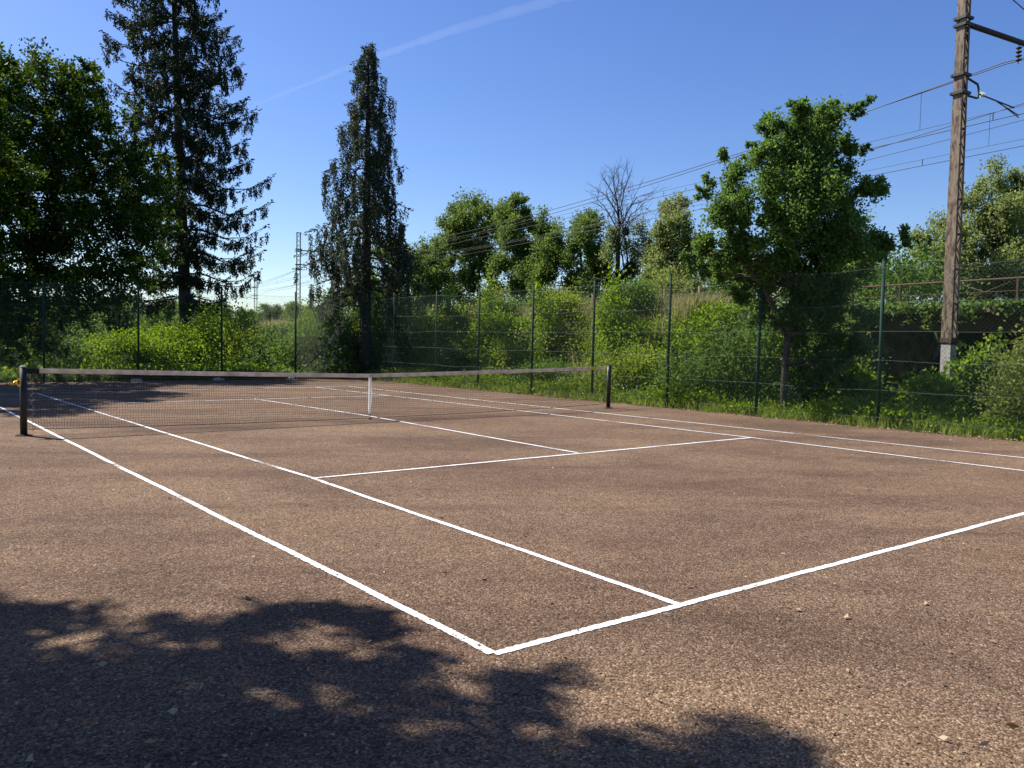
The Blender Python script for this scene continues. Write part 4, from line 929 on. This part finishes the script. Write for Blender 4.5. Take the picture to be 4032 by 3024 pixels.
# overhead wires
sup = [-52.4, 13.4, 79.2, 145, 211, 277, 343]
def sagz(s_, hi, lo):
    for a, b in zip(sup[:-1], sup[1:]):
        if a <= s_ <= b: u = (s_-a)/(b-a); return hi-(hi-lo)*4*u*(1-u)
    return hi
def run(name, fn, t_, r, parent, label=None):
    S_ = np.concatenate([np.arange(-40, 100, 2.0), np.arange(100, 340, 5.)]); P = np.array([pt(a, t_+(zig(a) if zig else 0), fn(a)) for a in S_])
    V, Fq = wires(P[:-1], P[1:], r, 5); o = link(name, mesh_np(name, V, Fq), M['cable'], parent); return o
def zig(s_): return 0.
for t_, l, hi, z0 in ((23.9, 'near-track overhead line with hangers above the bank', 9.95, 8.33), (27.6, 'far-track overhead line with hangers, lower in the photo', 9.85, 8.33)):
    T = thing('overhead_line', pt(30, t_, 8), l, 'overhead line')
    mess = lambda a: sagz(a, hi, hi-1.35); aux = lambda a: sagz(a, z0+.22, z0+.16); con = lambda a: sagz(a, z0, z0-.07)
    run('messenger_wire', mess, t_, .014, T); run('auxiliary_wire', aux, t_, .008, T); run('contact_wire', con, t_, .013, T)
    a = -20.; k = 0
    while a < 178:
        m = MB(); m.tube([pt(a, t_, mess(a)), pt(a, t_, aux(a))], .007, 4); m.build('hanger', M['cable'], T)
        m = MB(); m.tube([pt(a+2.4, t_, aux(a+2.4)), pt(a+2.4, t_, con(a+2.4))], .014, 4); m.build('hanger', M['cable'], T)
        if a < 60:
            m = MB(); m.tube([pt(a+5, t_, aux(a+5)), pt(a+5, t_, con(a+5))], .014, 4); m.build('hanger', M['cable'], T)
        a += 7.3
T = run('feeder_wire', lambda a: sagz(a, 9.95, 8.9), 24.1, .015, None); tag(T, 'topmost bare feeder wire running alone above the other overhead wires', 'overhead wire')
T = run('feeder_wire', lambda a: sagz(a, 10.0, 9.2), 30.1, .012, None); tag(T, 'thin feeder wire on the far side of the tracks', 'overhead wire')
# stake fence on the crest
sf = thing('wire_stake_fence', pt(40, 19.9, 2.7), 'brown wooden stake fence with thin wires along the crest of the bank', 'fence')
a = 17.5
while a < 128:
    z = float(H(*pt(a, 19.9, 0)[:2])); m = MB(); m.tube([pt(a, 19.9, z-.1), pt(a+random.uniform(-.05, .05), 19.9+random.uniform(-.04, .04), z+random.uniform(.95, 1.2))], .05, 6); m.build('stake', M['wood'], sf); a += random.uniform(1.9, 2.7) if a < 60 else 3.4
for h in (.3, .55, .8, 1.0):
    S_ = np.arange(17, 128, 1.5); P = np.array([pt(q, 19.87, float(H(*pt(q, 19.9, 0)[:2]))+h) for q in S_]); V, Fq = wires(P[:-1], P[1:], .004, 3); link('fence_wire', mesh_np('fence_wire', V, Fq), M['tension'], sf)
# marker post and far brick parapet
p = at(968, 1312, 60); m = MB(); 
m.tube([p+(0, 0, -1.5), p+(-.05, 0, .0), p+(-.18, 0, .38), p+(-.22, 0, .42)], [.09, .10, .10, .05], 10); tag(m.build('marker_post', M['pvc']), 'short white and orange leaning marker post below the farther lattice mast', 'marker post')
bp_ = at(420, 1338, 66); t = thing('brick_parapet', (bp_[0], bp_[1], 0), 'small brown brick parapet with pale pillars in the distance under the broadleaf branches', 'parapet')
R3 = np.array([[RT[0], -RT[1], 0], [RT[1], RT[0], 0], [0, 0, 1]])
m = MB(); m.box((bp_[0], bp_[1], .9), (1.9, .4, 1.1), R=R3); m.build('wall_face', M['brick'], t)
for k in (-.8, -.3, .25, .8):
    m = MB(); m.box(np.array([bp_[0], bp_[1], 1.62])+np.array([RT[0], RT[1], 0])*k, (.22, .3, .32), R=R3); m.build('pillar', M['conc'], t)
# ------------------------------------------------------------------ vapour trail, world, sun, camera
cpts = [(560, 560, 9000, 9), (990, 420, 7500, 15), (1440, 238, 6200, 30), (1800, 112, 5200, 46), (2180, -2, 4500, 60), (2700, -150, 3800, 75)]
cq = []
for a_, b_ in zip(cpts[:-1], cpts[1:]):
    for k in range(14): cq.append([a_[i]+(b_[i]-a_[i])*k/14 for i in range(4)])
mb = MB(); mb.tube([at(x, y+random.uniform(-.03, .03)*w, d) for x, y, d, w in cq], [w*.40*d/F*random.uniform(.85, 1.12) for x, y, d, w in cq], 20)
m, n, o = nt('thin_vapour'); vol = N_(n, 'ShaderNodeVolumePrincipled'); vol.inputs['Color'].default_value = (1, 1, 1, 1); vol.inputs['Density'].default_value = .0006; vol.inputs['Anisotropy'].default_value = .3
n.links.new(vol.outputs[0], o.inputs['Volume'])
tag(mb.build('vapour_trail', m), 'faint widening aircraft vapour trail crossing the blue sky', 'vapour trail')
w = bpy.data.worlds.new('World'); sc.world = w; w.use_nodes = True; nn = w.node_tree; nn.nodes.clear()
sky = nn.nodes.new('ShaderNodeTexSky'); sky.sky_type = 'NISHITA'; sky.sun_disc = False
EL = math.atan(1/math.hypot(*SUNK)); AZ = math.atan2(-SUNK[0], -SUNK[1])
sky.sun_elevation = EL; sky.sun_rotation = AZ; sky.altitude = 200; sky.air_density = 1.0; sky.dust_density = .6; sky.ozone_density = 4.0
bg = nn.nodes.new('ShaderNodeBackground'); bg.inputs[1].default_value = .090
hsv = nn.nodes.new('ShaderNodeHueSaturation'); hsv.inputs['Saturation'].default_value = 1.2; hsv.inputs['Hue'].default_value = .514
ow = nn.nodes.new('ShaderNodeOutputWorld'); nn.links.new(sky.outputs[0], hsv.inputs['Color']); nn.links.new(hsv.outputs[0], bg.inputs[0]); nn.links.new(bg.outputs[0], ow.inputs[0])
ld = bpy.data.lights.new('sun', 'SUN'); ld.energy = 5.0; ld.angle = math.radians(.53); ld.color = (1, .95, .87)
lo = bpy.data.objects.new('sun', ld); col.objects.link(lo); lo.rotation_euler = Vector((-SUNK[0], -SUNK[1], 1)).to_track_quat('Z', 'Y').to_euler()
cd = bpy.data.cameras.new('camera'); cd.sensor_width = 36; cd.lens = F/4032*36; cd.clip_end = 30000; cd.clip_start = .05
co = bpy.data.objects.new('camera', cd); col.objects.link(co)
mt = Matrix.Identity(4)
for r_ in range(3): mt[r_][0] = RT[r_]; mt[r_][1] = UP[r_]; mt[r_][2] = -FW[r_]; mt[r_][3] = CAM[r_]
co.matrix_world = mt; sc.camera = co
sc.view_settings.view_transform = 'Standard'; sc.view_settings.look = 'None'; sc.view_settings.gamma = 1; sc.view_settings.exposure = 0.8
sc.cycles.max_bounces = 6; sc.cycles.transparent_max_bounces = 12; sc.cycles.volume_bounces = 0
